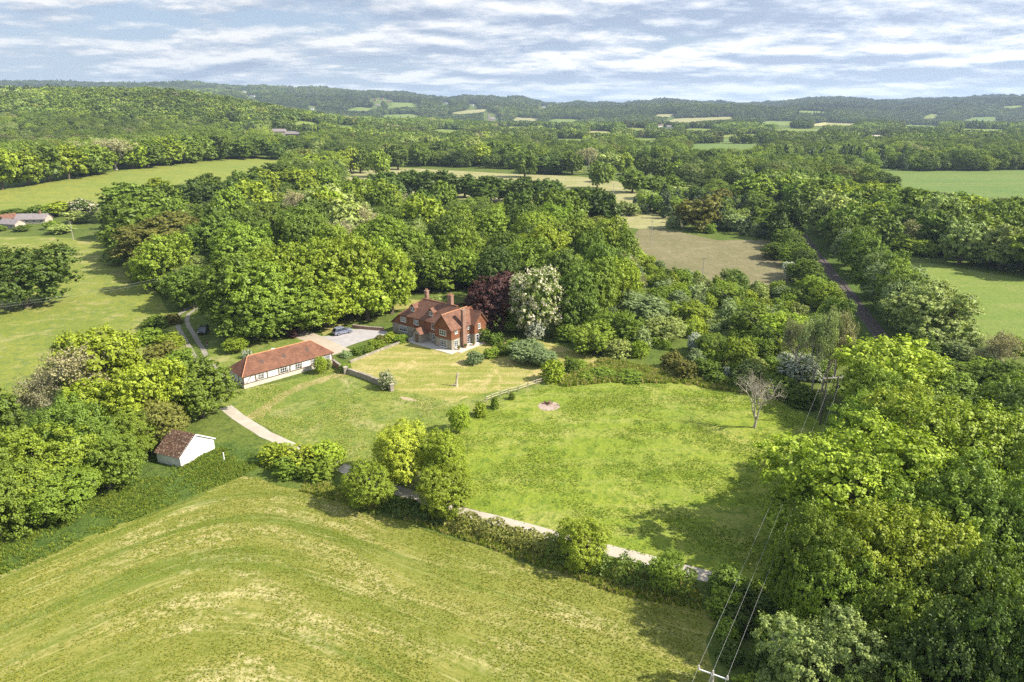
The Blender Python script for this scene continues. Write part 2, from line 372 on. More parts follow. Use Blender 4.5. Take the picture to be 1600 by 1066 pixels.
def stand(pos, h, w, colr, region, shape='auto', kind='tree', label=None, name=None):
    """a tree (Empty > trunk, crown) or a bush (one mesh)"""
    d = pos.length; c, cdesc = COLS[colr]; R = w / 2
    if pos.y > 150 and pos.x > 60:
        dl, nn = railoff(pos); need = R * .88 + .9 + (.8 if nn.x > 0 else 0)
        if dl < need: pos = pos + nn * (need - dl)
    if kind == 'bush':
        o = bpy.data.objects.new(name or 'bush', rt.choice(BUSH)); COL.objects.link(o); o.location = pos; o.scale = (R, R * rt.uniform(.85, 1.1), h / 2)
        o.rotation_euler = (0, 0, rt.uniform(0, 6.28)); o.color = tint(c); slot(o, colr); rec = o
    else:
        root = empty(name or ('hawthorn_tree' if colr == 'white' else 'conifer_tree' if shape == 'cone' else 'broadleaf_tree'), pos, 0)
        if shape == 'auto': cm = rt.choice(HERO if d < 115 else NEAR if d < 260 else MID); tm = rt.choice(TRUNK)
        elif shape == 'cone': cm = rt.choice(CONE); tm = TRUNK[0]
        elif shape == 'willow': cm = WILL; tm = rt.choice(TRUNK)
        elif shape == 'open': cm, tm = rt.choice(SPARSE)
        elif shape == 'bare': cm, tm = BARE
        a = rt.uniform(0, 6.28); tx = rt.uniform(-.07, .07); ty = rt.uniform(-.07, .07)
        for nm, me, s in (('crown', cm, (R, R * rt.uniform(.88, 1.12), h / 2)), ('trunk', tm, (R * (.5 if shape == 'cone' else 1), R * (.5 if shape == 'cone' else 1), h / 2))):
            o = link(bpy.data.objects.new(nm, me), root); o.scale = s; o.rotation_euler = (tx, ty, a)
            if nm == 'crown': o.color = tint(c); slot(o, colr)
            elif not me.materials: me.materials.append(PALEBARK)
        rec = root
    rec['category'] = 'bush' if kind == 'bush' else 'tree'
    TREES.append((pos.x, pos.y, R, dict(o=rec, region=region, c=cdesc, kind=kind, label=label, pos=pos)))
    return rec
def slot(o, colr):
    m = {'white': LEAF_WHITE, 'candle': LEAF_CANDLE}.get(colr)
    if m: o.material_slots[0].link = 'OBJECT'; o.material_slots[0].material = m
def T(px, ytop, h, wpx, colr, region, shape='auto', kind='tree', label=None, name=None):
    p = PT(px, ytop, h); w = wpx * depth(p + Vector((0, 0, h * .6))) / F
    if region == HW and blocks(p, h, w): return TB(px, ytop, 478 if shape == 'willow' else 452, wpx, colr, region, shape=shape, kind=kind)
    return stand(p, h, w, colr, region, shape, kind, label, name)
def TB(px, ytop, ybase, wpx, colr, region, **k):
    b = P(px, ybase); d = depth(b + Vector((0, 0, 10))); p = P(px, ytop); lo, hi = 0., 40.
    for _ in range(30):
        h = (lo + hi) / 2
        if J(b.x, b.y, b.z + h)[1] > ytop: lo = h
        else: hi = h
    return stand(b, h, wpx * d / F, colr, region, **k)
def fill(polypx, n, hr, ratio, pal, region, kind='tree', pack=.78, seed=1, keepout=()):
    r = random.Random(seed); poly = [P(*q) for q in polypx]; x0 = min(p.x for p in poly); x1 = max(p.x for p in poly); y0 = min(p.y for p in poly); y1 = max(p.y for p in poly)
    c = 0; k = 0
    while c < n and k < n * 250:
        k += 1; x = r.uniform(x0, x1); y = r.uniform(y0, y1)
        if not inpoly(x, y, poly): continue
        h = r.uniform(*hr); w = h * r.uniform(*ratio)
        if any((x - a) ** 2 + (y - b) ** 2 < (pack * (w / 2 + rr)) ** 2 for a, b, rr, _ in TREES): continue
        if any(inpoly(x, y, q) for q in keepout) or blocks(Vector((x, y, 0)), h, w): continue
        stand(Vector((x, y, Hs(x, y))), h, w, r.choice(pal), region, 'auto', kind); c += 1
    print('FILL', region, c)
# ------------------------------------------------------------------ ground
def wpoly(px): return [P(*q) for q in px]
def rough(poly, amp, step=1.5, seed=3):
    """edge broken up the way grass meets track"""
    outp = []; n = len(poly)
    for i in range(n):
        a = poly[i]; b = poly[(i + 1) % n]; k = max(1, min(60, int((b - a).length / step)))
        for j in range(k):
            p = a.lerp(b, j / k); q = noise.noise_vector(Vector((p.x * .45, p.y * .45, seed))) + noise.noise_vector(Vector((p.x * .13, p.y * .13, seed + 4))) * 1.5
            outp.append(Vector((p.x + q.x * amp, p.y + q.y * amp, 0)))
    return outp
def sheet(name, poly, mat, off, amp=.25, step=1.5, label=None, kind='structure', grid=None, scaleoff=True):
    """a ground sheet draped over the terrain, off metres above it"""
    if amp: poly = rough(poly, amp, step)
    pts = [Vector((p.x, p.y)) for p in poly]; n = len(pts); edges = [(i, (i + 1) % n) for i in range(n)]
    ymax = max(p.y for p in pts)
    if ymax > 600 or grid:
        x0 = min(p.x for p in pts); x1 = max(p.x for p in pts); y0 = min(p.y for p in pts)
        y = y0
        while y < ymax:
            g = grid or max(12., y * .022); x = x0
            xs = np.arange(x0, x1, g); ok = inpoly(xs, np.full(len(xs), y), [(p.x, p.y) for p in pts])
            pts += [Vector((float(xx), y)) for xx in xs[ok]]; y += g
    vs, _, fs = delaunay_2d_cdt(pts, edges, [], 1, .01)[:3]
    V = [(v.x, v.y, Hs(v.x, v.y) + off + (max(0, v.y - 600) / 2500. if ymax > 600 else 0)) for v in vs]
    me = bpy.data.meshes.new(name); F_ = [tuple(f) for f in fs if len(f) > 2]; me.from_pydata(V, [], F_); me.update()
    if me.polygons and me.polygons[0].normal.z < 0: me.flip_normals()
    me.materials.append(mat); o = link(bpy.data.objects.new(name, me)); o['kind'] = kind
    if label: o['label'] = label
    return o
def strip(center, w):
    L = []; R_ = []; n = len(center)
    for i, p in enumerate(center):
        d = (center[min(i + 1, n - 1)] - center[max(i - 1, 0)]); d.z = 0; d.normalize(); s = Vector((-d.y, d.x, 0)) * w / 2
        L.append(p + s); R_.append(p - s)
    return L + R_[::-1]
G1, G2 = (.115, .165, .022), (.165, .2, .03)
M_ground = grassmat('ground_grass', (.085, .125, .02), (.13, .165, .03), (.19, .18, .07), (.03, .06, .012), .4, .8)
M_meadow = grassmat('meadow_grass', (.15, .215, .018), (.23, .27, .032), (.38, .34, .12), (.08, .14, .014), .5, .8, (RAD(118), 14, .35, .3), .8)
M_paddock = grassmat('paddock_grass', (.13, .185, .026), (.22, .24, .05), (.40, .34, .16), (.07, .12, .02), .75, .8, None, .75)
M_lawn = grassmat('lawn_grass', (.185, .22, .032), (.27, .26, .06), (.52, .40, .19), (.12, .16, .03), .95, 1.5, (RAD(28), 16, .55, .5), .15, 2.)
M_left = grassmat('left_pasture', (.15, .19, .026), (.235, .245, .04), (.38, .32, .14), (.085, .14, .04), .85, .7, None, .6, 1.)
M_hill = grassmat('buttercup_field', (.15, .195, .04), (.20, .225, .05), (.28, .25, .05), (.10, .15, .03), .6, .25, (RAD(20), 25, .12, .35), .3, .5)
M_pale = grassmat('dry_pasture', (.21, .225, .07), (.30, .275, .13), (.42, .36, .22), (.16, .18, .05), .8, .3, (RAD(60), 20, .1, .5), .2, .8)
M_brown = grassmat('rushy_pasture', (.16, .145, .07), (.21, .18, .10), (.29, .24, .15), (.085, .095, .035), .6, .7, None, .5, 1.)
M_right = grassmat('right_field', (.13, .19, .035), (.18, .225, .045), (.24, .24, .08), (.09, .14, .03), .4, .5, (RAD(75), 30, .25, .25), .2, .6)
M_teal = grassmat('young_barley', (.10, .165, .038), (.135, .195, .045), (.18, .2, .055), (.06, .12, .04), .3, .2, (RAD(0), 30, .12, .6), .15, .4)
M_bank = grassmat('rank_grass', (.06, .105, .018), (.12, .175, .03), (.17, .19, .06), (.03, .06, .012), .35, 1.2, None, .6, 1.5, 1.)
# drilled crop: lines that follow the two edges of the field round its corner
m, t = newmat('crop'); g = (t.n(GEO), 0)
A = P(385, 745); B1 = P(0, 900); B2 = P(1060, 948)
def edge_d(Bp):
    d = (Bp - A).normalized(); nn = Vector((-d.y, d.x, 0)); nn = nn if nn.dot(P(400, 1000) - A) > 0 else -nn
    return t.n('ShaderNodeVectorMath', {0: t.vm('SUBTRACT', g, tuple(A)), 1: tuple(nn)}, operation='DOT_PRODUCT'), t.n('ShaderNodeVectorMath', {0: g, 1: tuple(d)}, operation='DOT_PRODUCT')
(d1, l1), (d2, l2) = edge_d(B1), edge_d(B2)
wob = t.noise(g, .05, 2, .5); wb = t.m('MULTIPLY', t.m('SUBTRACT', wob, .5), 3.)
dd = t.m('ADD', t.n('ShaderNodeMath', {0: (d1, 1), 1: (d2, 1), 2: 22.}, operation='SMOOTH_MIN'), wb)
ll = t.m('SUBTRACT', (l2, 1), (l1, 1))
def lines(f, lf, det=4): return t.noise(t.n('ShaderNodeCombineXYZ', {0: t.m('MULTIPLY', dd, f), 1: t.m('MULTIPLY', ll, lf), 2: 0.}), 1., det, .6, .1)
b1 = lines(.16, .02); b2 = lines(.9, .03); n1 = t.noise(g, .12, 5, .65, .5); n2 = t.noise(g, 1.3, 4, .65); n3 = t.noise(g, 4., 3, .6)
col = t.mix(t.ramp(b1, [(.38, 0.), (.62, 1.)]), (.15, .17, .028), (.235, .225, .06))
col = t.mix(t.m('MULTIPLY', t.ramp(n1, [(.45, 0.), (.7, 1.)]), .6), col, (.26, .235, .06))
straw = t.m('MULTIPLY', t.ramp(lines(.33, .05), [(.5, 0.), (.58, 1.)]), t.ramp(n2, [(.42, 0.), (.56, 1.)]))
straw = t.m('MULTIPLY', straw, t.ramp(t.noise(g, .045, 2, .5), [(.4, .1), (.6, 1.)]))
col = t.mix(t.m('MULTIPLY', straw, .75), col, (.50, .42, .22))
col = t.mix(t.m('MULTIPLY', t.ramp(lines(.27, .01, 2), [(.56, 0.), (.66, 1.)]), .7), col, (.07, .125, .012))
col = t.mix(t.m('MULTIPLY', t.ramp(b2, [(.4, 1.), (.5, 0.)]), .35), col, (.11, .15, .015))
col = t.mix(t.m('MULTIPLY', t.ramp(lines(3.4, .12, 5), [(.38, 1.), (.52, 0.)]), .45), col, (.10, .125, .018))
col = t.mix(t.m('MULTIPLY', t.ramp(n2, [(.36, 1.), (.5, 0.)]), .55), col, (.10, .13, .016))
col = t.mix(t.m('MULTIPLY', t.ramp(lines(1.7, .06, 5), [(.56, 0.), (.66, 1.)]), .5), col, (.42, .37, .16))
col = t.mix(t.m('MULTIPLY', t.ramp(n3, [(.5, 0.), (.7, 1.)]), .4), col, (.36, .34, .1))
finish(t, col, .9, t.m('ADD', t.m('MULTIPLY', n2, .5), t.m('MULTIPLY', n3, .5)), .55, .1, .1); M_crop = m
def gravel(name, a, b, c, s=1.):
    m, t = newmat(name); g = (t.n(GEO), 0); n1 = t.noise(g, .5 * s, 5, .65); n2 = t.noise(g, 6. * s, 3, .7)
    col = t.mix(t.ramp(n1, [(.4, 0.), (.65, 1.)]), a, b); col = t.mix(t.m('MULTIPLY', t.ramp(n2, [(.5, 0.), (.68, 1.)]), .5), col, c)
    finish(t, col, .95, n2, .5, .03); return m
M_conc = gravel('concrete_lane', (.38, .335, .27), (.46, .41, .34), (.27, .24, .18), .6); M_gravel = gravel('grey_gravel', (.32, .30, .30), (.40, .37, .36), (.24, .22, .21))
M_drive = gravel('sandy_concrete', (.37, .31, .235), (.43, .37, .29), (.29, .24, .18)); M_rut = gravel('stony_rut', (.23, .21, .17), (.31, .28, .23), (.15, .15, .08))
M_dirt = gravel('bare_earth', (.33, .26, .16), (.40, .32, .2), (.2, .2, .08)); M_ballast = gravel('ballast', (.075, .062, .055), (.11, .09, .08), (.04, .035, .03)); M_ash = gravel('ash', (.34, .25, .21), (.42, .32, .28), (.2, .15, .12))

rows = list(np.linspace(-120, 340, 40)); y = 340.
while y < 11000: y *= 1.0145; rows.append(y)
rows = np.array(rows); cols = np.linspace(-1.25, 1.25, 260)
Y, U = np.meshgrid(rows, cols, indexing='ij'); X = U * (np.maximum(Y, 0) + 260); Z = Hh(X, Y)
n, k = Y.shape; idx = np.arange(n * k).reshape(n, k)
Q = np.stack([idx[:-1, :-1], idx[:-1, 1:], idx[1:, 1:], idx[1:, :-1]], -1).reshape(-1, 4)
me = npmesh('ground', np.stack([X, Y, Z], -1).reshape(-1, 3), Q, smooth=True); me.materials.append(M_ground); link(bpy.data.objects.new('ground', me))['kind'] = 'structure'
ZMIN = float(Z.min())
sheet('left_pasture', wpoly([(-250, 372), (60, 370), (165, 376), (240, 450), (285, 520), (300, 620), (120, 660), (-250, 680)]), M_left, .004)
sheet('buttercup_field', wpoly([(-260, 352), (0, 333), (130, 322), (290, 305), (440, 275), (455, 256), (440, 250), (400, 248), (320, 252), (230, 262), (100, 283), (0, 298), (-260, 322)]), M_hill, .12, grid=10)
sheet('dry_pasture', wpoly([(528, 310), (535, 258), (620, 262), (800, 272), (905, 276), (985, 287), (1000, 312), (1070, 345), (1065, 356), (1000, 358), (900, 345), (700, 330)]), M_pale, .012)
sheet('rushy_pasture', wpoly([(1000, 354), (1060, 362), (1120, 376), (1203, 376), (1235, 440), (1200, 452), (1100, 440), (1000, 405), (985, 380)]), M_brown, .008)
sheet('railside_field', wpoly([(1395, 408), (1470, 414), (1600, 436), (1850, 475), (1850, 590), (1600, 548), (1440, 515), (1405, 470)]), M_right, .008)
sheet('barley_field', wpoly([(1340, 250), (1400, 247), (1480, 256), (1600, 264), (1850, 278), (1850, 325), (1600, 312), (1480, 306), (1380, 288)]), M_teal, .05)
sheet('crop_field', wpoly([(402, 748), (385, 745), (366, 750), (300, 777), (150, 838), (0, 903), (-350, 1050), (-350, 1500), (1150, 1500), (1125, 1066), (1108, 1010), (1128, 958), (960, 930), (860, 893), (720, 845), (600, 806), (470, 768)]), M_crop, .004, .9)
sheet('rank_grass_bank', wpoly([(384, 740), (300, 773), (150, 836), (0, 901), (-350, 1045), (-350, 800), (0, 800), (190, 745), (250, 712), (345, 690), (430, 712)]), M_bank, .008, .5)
sheet('meadow', wpoly([(690, 672), (735, 650), (800, 622), (868, 596), (940, 568), (1060, 590), (1170, 606), (1235, 634), (1330, 690), (1330, 920), (1160, 905), (960, 857), (720, 792), (680, 775)]), M_meadow, .006, .3)
sheet('paddock', wpoly([(330, 600), (360, 612), (470, 590), (520, 574), (560, 584), (615, 600), (700, 612), (800, 600), (862, 592), (862, 602), (800, 622), (740, 645), (700, 668), (688, 672), (680, 773), (600, 757), (470, 697), (395, 655), (345, 632)]), M_paddock, .01, .3)
sheet('lawn', wpoly([(536, 574), (560, 560), (640, 530), (710, 550), (765, 524), (830, 530), (905, 548), (950, 566), (868, 594), (780, 612), (700, 627), (618, 608), (560, 588)]), M_lawn, .014, .8)
sheet('front_grass', wpoly([(322, 545), (330, 528), (440, 528), (468, 524), (520, 546), (500, 552), (385, 580), (345, 586)]), M_paddock, .01, .3)
sheet('back_lawn', wpoly([(505, 525), (560, 500), (610, 485), (680, 478), (690, 470), (640, 468), (590, 486), (500, 512)]), M_lawn, .01, .3)
sheet('lane', strip(wpoly([(352, 636), (372, 651), (415, 679), (455, 697), (500, 716), (560, 742), (620, 766), (720, 800), (790, 817), (860, 836), (960, 862), (1060, 888), (1150, 912)]), 2.1), M_conc, .02, .1, 2.)
sheet('driveway', strip(wpoly([(440, 511), (464, 519), (495, 532), (522, 546), (534, 551)]), 4.6), M_drive, .024, .1, 2.)
sheet('forecourt', wpoly([(490, 526), (519, 525), (545, 515), (575, 514), (607, 519), (602, 524), (575, 531), (528, 546), (508, 536)]), M_gravel, .02, .25)
sheet('barn_track', strip(wpoly([(300, 606), (330, 597), (352, 590), (372, 586)]), 3.2), M_drive, .024, .2)
TR = wpoly([(345, 596), (322, 572), (306, 545), (290, 517), (283, 503), (287, 491), (303, 481), (335, 472)])
for s in (-1, 1):
    q = []
    for i, p in enumerate(TR):
        d = (TR[min(i + 1, len(TR) - 1)] - TR[max(i - 1, 0)]).normalized(); q.append(p + Vector((-d.y, d.x, 0)) * s * 1.15)
    sheet('track_rut', strip(q, 1.05), M_rut, .02, .15, 1.)
M_worn = grassmat('worn_turf', (.22, .21, .06), (.34, .28, .12), (.46, .36, .2), (.14, .17, .035), .8, 1.2, None, .6, 2.)
sheet('worn_path', strip(wpoly([(398, 654), (420, 634), (445, 616), (475, 603), (520, 588), (538, 583)]), 2.6), M_worn, .016, .6, 1.)
sheet('fire_ash', [P(857, 635) + Vector((math.cos(a) * 2.0, math.sin(a) * 1.9, 0)) for a in np.linspace(0, 6.1, 14)], M_ash, .012, .25, .6, kind='structure')
sheet('bare_soil_patch', wpoly([(622, 620), (640, 622), (652, 627), (640, 627), (628, 625)]), M_dirt, .018, .3, .5)
sheet('railway_verge', strip(RL, 13), M_bank, .012, .4); sheet('railway_bed', strip(RL, 3.6), M_ballast, .02, .2)  # bed and verge coloured dark in place of the cutting's shade
M_steel = simple('rail_steel', (.16, .11, .085), .5, .2, 2, 0, .5, .6); rt_ = empty('railway_track', RL[2], 0, 'single line of rusty rails running through the tree lined cutting', 'railway')
for s in (-.72, .72):
    q = []
    for i, p in enumerate(RL):
        d = (RL[min(i + 1, len(RL) - 1)] - RL[max(i - 1, 0)]).normalized(); q.append(p - RL[2] + Vector((-d.y, d.x, 0)) * s + Vector((0, 0, .1)))
    MB().tube(q, .06, 4).build('rail', M_steel, rt_)
FARF = [([(1075, 238), (1085, 226), (1130, 217), (1192, 216), (1190, 232), (1140, 240)], M_teal), ([(1040, 192), (1055, 186), (1145, 183), (1142, 188), (1065, 194)], M_pale),
        ([(1125, 212), (1182, 209), (1182, 214), (1130, 216)], M_hill), ([(594, 187), (602, 180), (640, 179), (657, 182), (645, 187)], M_right), ([(605, 170), (612, 161), (652, 161), (650, 168)], M_right),
        ([(542, 174), (560, 168), (580, 170), (574, 175)], M_right), ([(700, 178), (730, 173), (762, 171), (755, 176), (722, 180)], M_pale), ([(912, 211), (925, 204), (956, 207), (950, 213)], M_pale),
        ([(970, 203), (985, 198), (1010, 202), (1005, 207)], M_hill), ([(1505, 193), (1520, 184), (1556, 183), (1556, 191)], M_teal), ([(1440, 187), (1456, 178), (1466, 180), (1458, 186)], M_hill),
        ([(1590, 170), (1560, 171), (1575, 166), (1600, 165)], M_right), ([(800, 190), (808, 184), (842, 186), (836, 190)], M_pale), ([(1020, 184), (1030, 179), (1055, 179), (1045, 184)], M_pale),
        ([(1240, 178), (1255, 173), (1300, 174), (1285, 178)], M_right), ([(880, 268), (890, 258), (915, 258), (910, 270)], M_hill), ([(28, 217), (35, 212), (60, 213), (52, 219)], M_hill), ([(1340, 214), (1368, 211), (1390, 213), (1370, 217)], M_conc)]
FARF += [([(1200, 207), (1230, 201), (1290, 203), (1270, 209)], M_right), ([(1255, 197), (1290, 192), (1340, 194), (1320, 199)], M_pale), ([(1490, 206), (1520, 200), (1580, 203), (1550, 209)], M_right), ([(770, 200), (790, 194), (835, 197), (815, 203)], M_hill), ([(860, 222), (880, 215), (915, 218), (900, 225)], M_right), ([(450, 196), (470, 190), (505, 193), (490, 199)], M_right), ([(1060, 205), (1085, 200), (1118, 203), (1100, 208)], M_right), ([(330, 196), (350, 190), (372, 192), (360, 197)], M_right), ([(1180, 196), (1200, 190), (1240, 190), (1230, 197)], M_right), ([(1400, 199), (1430, 194), (1470, 196), (1450, 201)], M_teal), ([(660, 208), (690, 202), (722, 205), (700, 210)], M_right), ([(855, 192), (870, 186), (905, 188), (890, 194)], M_right), ([(520, 200), (540, 195), (560, 197), (545, 202)], M_teal), ([(985, 222), (1000, 214), (1030, 216), (1015, 225)], M_right)]
FPX = []
for pxs, mt in FARF:
    sheet('distant_field', wpoly(pxs), mt, .3, 0); FPX.append(pxs)

# ------------------------------------------------------------------ trees one by one:  px, y of top, height m, width px, colour
BIG = 'big trees beside the power line'; CW = 'the copse beside the white shed'; HW = 'the wood behind the house'; SB = 'the scrub above the meadow'
LN = 'the hedgerow along the pale lane'; RW = 'the row west of the railway'; RE = 'the wood east of the railway'; BF = 'the belt behind the buttercup field'
MP = 'the belt beyond the dry pasture'; RO = 'the oak row before the dry pasture'; GD = 'the garden by the house'; TK = 'the edge of the rutted track'
for a in [(1375, 600, 15, 120, 'mid'), (1305, 690, 9, 85, 'lime'), (1345, 650, 17.5, 248, 'lime'), (1290, 800, 15, 130, 'mid'), (1420, 790, 16, 200, 'lime'), (1300, 942, 12, 175, 'pale'), (1500, 615, 18, 215, 'lime'), (1420, 600, 16, 170, 'lime'), (1395, 528, 14, 165, 'yellow'),
          (1385, 572, 12, 90, 'mid'), (1470, 735, 16, 180, 'mid'), (1560, 720, 18, 190, 'mid'), (1555, 850, 17, 190, 'green'), (1440, 895, 14, 160, 'mid'), (1500, 960, 15, 170, 'dark'), (1610, 640, 16, 150, 'green'),
          (1615, 930, 17, 160, 'dark'), (1400, 1030, 13, 140, 'dark'), (1640, 760, 17, 160, 'green'), (1330, 860, 13, 140, 'mid'), (1285, 915, 6, 60, 'green'), (1595, 1050, 12, 150, 'green'), (1570, 560, 9, 90, 'green'),
          (1700, 700, 18, 200, 'green'), (1720, 900, 18, 220, 'green')]: T(*a, BIG)
T(1230, 985, 5, 42, 'white', BIG); T(1248, 910, 4.5, 40, 'white', BIG)
for a in [(28, 655, 13, 165, 'lime'), (95, 622, 13, 130, 'green'), (150, 672, 9, 95, 'green'), (-45, 690, 13, 150, 'green'), (72, 720, 8, 120, 'mid'), (150, 512, 15, 140, 'lime'), (215, 560, 13, 120, 'lime'), (300, 558, 11, 104, 'green'),
          (240, 625, 8, 80, 'olive'), (195, 640, 8, 85, 'mid'), (-60, 600, 12, 130, 'green'), (130, 590, 10, 90, 'lime')]: T(*a, CW)
T(108, 545, 13, 120, 'twig', CW, 'open'); T(75, 575, 10, 80, 'twig', CW, 'open')
TB(44, 380, 480, 130, 'dark', 'the left pasture', label='big dark rounded oak at the left edge of the view in the left pasture')
for a in [(240, 492, 3, 42, 'green'), (232, 512, 3.5, 50, 'mid'), (262, 520, 3, 46, 'lime'), (245, 535, 3.5, 55, 'olive'), (278, 545, 3, 44, 'mid'), (268, 490, 2.5, 30, 'olive'), (255, 562, 4, 50, 'mid')]: T(*a, TK, 'auto', 'bush')
for a in [(432, 690, 3.2, 56, 'lime'), (470, 692, 4, 62, 'yellow'), (505, 690, 4, 64, 'lime'), (450, 712, 3, 60, 'mid'), (500, 715, 3, 60, 'mid')]: T(*a, LN, 'auto', 'bush')
for a in [(628, 660, 9, 100, 'yellow'), (690, 672, 9, 74, 'lime'), (575, 722, 6.5, 78, 'lime'), (690, 725, 7.5, 88, 'lime'), (716, 632, 5, 38, 'lime'), (915, 808, 6.2, 78, 'lime'), (1042, 856, 5.2, 56, 'mid')]: T(*a, LN)
for a in [(750, 628, 2.6, 24, 'lime'), (773, 618, 2.4, 16, 'mid'), (800, 612, 1.5, 11, 'mid')]: T(*a, LN, 'auto', 'bush')
# garden
for a in [(741, 548, 2.8, 30, 'sage'), (865, 560, 4.6, 42, 'lime'), (766, 542, 2.3, 28, 'mid'), (786, 536, 2.4, 30, 'green'), (800, 528, 3, 30, 'mid'), (893, 556, 3.5, 26, 'green'), (905, 560, 2.4, 30, 'mid'), (585, 531, 1.8, 30, 'mid'),
          (560, 541, 1.6, 28, 'green'), (608, 519, 2.2, 26, 'lime'), (625, 522, 1.8, 24, 'mid'), (540, 548, 1.4, 20, 'sage'), (593, 523, 2., 22, 'olive'), (540, 566, 2, 22, 'mid'), (757, 511, 3.4, 30, 'green'), (775, 518, 3, 26, 'green'), (574, 540, 1.6, 22, 'mid'),
          (456, 511, 2.6, 20, 'copper'), (386, 545, 2, 18, 'white'), (940, 575, 1.6, 44, 'mid'), (985, 580, 1.5, 50, 'mid'), (915, 582, 1.4, 36, 'mid')]: T(*a, GD, 'auto', 'bush')
for a in [(822, 532, 4.6, 56, 'sage'), (848, 545, 3.8, 48, 'sage'), (604, 579, 3.6, 30, 'candle'), (500, 556, 3.6, 22, 'lime'), (512, 560, 2.4, 13, 'pale'), (366, 528, 3.2, 36, 'lime')]: T(*a, GD)
TB(768, 426, 516, 98, 'copper', HW, label='round copper beech with dark purple leaves behind the house', name='copper_beech_tree')
TB(840, 416, 526, 94, 'candle', HW, label='tall horse chestnut covered in cream candles beside the copper beech', name='horse_chestnut_tree')
TB(836, 496, 533, 34, 'white', GD, label='small white blossomed tree at the foot of the horse chestnut', name='hawthorn_tree')
T(682, 459, 6, 28, 'pale', HW, 'willow', label='pale weeping willow right behind the house chimneys', name='willow_tree'); T(700, 466, 5, 22, 'pale', HW, 'willow'); T(808, 480, 6, 40, 'mid', HW)
# wood behind the house, front and top trees
for a in [(195, 283, 15, 85, 'green'), (240, 300, 13, 80, 'green'), (250, 332, 15, 125, 'olive'), (218, 322, 15, 100, 'green'),
          (330, 330, 16, 90, 'green'),
          (375, 345, 15, 90, 'mid'), (470, 318, 16, 75, 'green'), (505, 285, 15, 70, 'pale'), (540, 308, 15, 75, 'pale'), (430, 252, 15, 70, 'dark'), (385, 268, 15, 60, 'dark'), (350, 279, 14, 45, 'dark'), (300, 279, 14, 50, 'dark'), (325, 285, 13, 44, 'dark'),
          (660, 300, 15, 62, 'lime'), (640, 390, 14, 75, 'green'), (600, 330, 15, 80, 'mid'), (715, 318, 14, 60, 'mid'), (765, 320, 14, 55, 'mid'), (720, 345, 15, 70, 'mid'), (830, 330, 14, 55, 'mid'), (790, 360, 14, 62, 'green'), (690, 390, 14, 75, 'green'),
          (655, 425, 13, 70, 'green'), (735, 385, 15, 60, 'mid'), (895, 330, 15, 70, 'mid'), (945, 335, 15, 70, 'lime'), (975, 350, 13, 50, 'mid'), (880, 380, 15, 70, 'green'), (900, 410, 14, 75, 'green'), (935, 395, 14, 70, 'mid'), (975, 400, 12, 50, 'lime'),
          (765, 400, 12, 50, 'lime'), (560, 275, 14, 50, 'mid'), (490, 240, 13, 55, 'lime'), (520, 235, 13, 40, 'lime'), (465, 260, 14, 60, 'lime'), (590, 385, 15, 60, 'mid')]: T(a[0], a[1], a[2] * 1.2, a[3] * 1.1, a[4], HW)
for a in [(388, 392, 519, 132, 'green'), (300, 412, 482, 78, 'green'), (412, 402, 525, 118, 'mid'), (440, 378, 500, 118, 'lime'), (495, 372, 500, 118, 'lime'), (545, 364, 492, 108, 'lime'), (612, 384, 490, 86, 'lime'), (575, 412, 500, 91, 'lime'), (470, 440, 520, 97, 'mid'), (404, 455, 529, 112, 'green'), (510, 440, 510, 102, 'lime')]: TB(*a, HW)
for a in [(470, 300, 14, 60, 'twig'), (560, 320, 15, 55, 'twig'), (525, 345, 15, 70, 'twig'), (985, 425, 9, 40, 'twig')]: T(*a, HW, 'open')
for a in [(600, 266, 15, 62, 'dark'), (640, 263, 15, 62, 'dark'), (685, 264, 15, 66, 'dark'), (725, 270, 13, 46, 'dark'), (762, 272, 14, 60, 'dark'), (822, 275, 14, 55, 'dark'), (862, 277, 14, 55, 'dark'), (903, 290, 13, 46, 'dark'), (925, 290, 14, 46, 'green'), (792, 277, 12, 40, 'dark')]: T(a[0], a[1] , a[2] * 1.1, a[3] * 1.05, a[4], RO)
for a in [(875, 243, 14, 62, 'dark'), (843, 240, 15, 60, 'dark'), (948, 255, 13, 34, 'mid'), (990, 262, 15, 42, 'green'), (1022, 272, 14, 42, 'green'), (1050, 272, 12, 40, 'mid'), (1045, 290, 7, 60, 'pale'), (1075, 290, 7, 60, 'pale'), (985, 317, 6, 36, 'pale'), (1125, 292, 10, 46, 'olive')]: T(*a, MP)
T(1100, 304, 15, 68, 'olive', MP, label='big round brownish oak alone at the top of the rushy pasture')
for a in [(90, 312, 7, 50, 'lime'), (60, 320, 6, 40, 'green'), (118, 328, 6, 40, 'pale'), (20, 325, 3, 40, 'green'), (78, 344, 4, 26, 'mid'), (33, 352, 2.6, 26, 'green'), (92, 350, 4, 40, 'pale'), (-4, 352, 2.5, 22, 'green')]: T(*a, 'the cottage gardens')
T(128, 308, 8.5, 42, 'candle', 'the cottage gardens', label='cream blossomed tree right of the grey roofed cottages', name='horse_chestnut_tree')
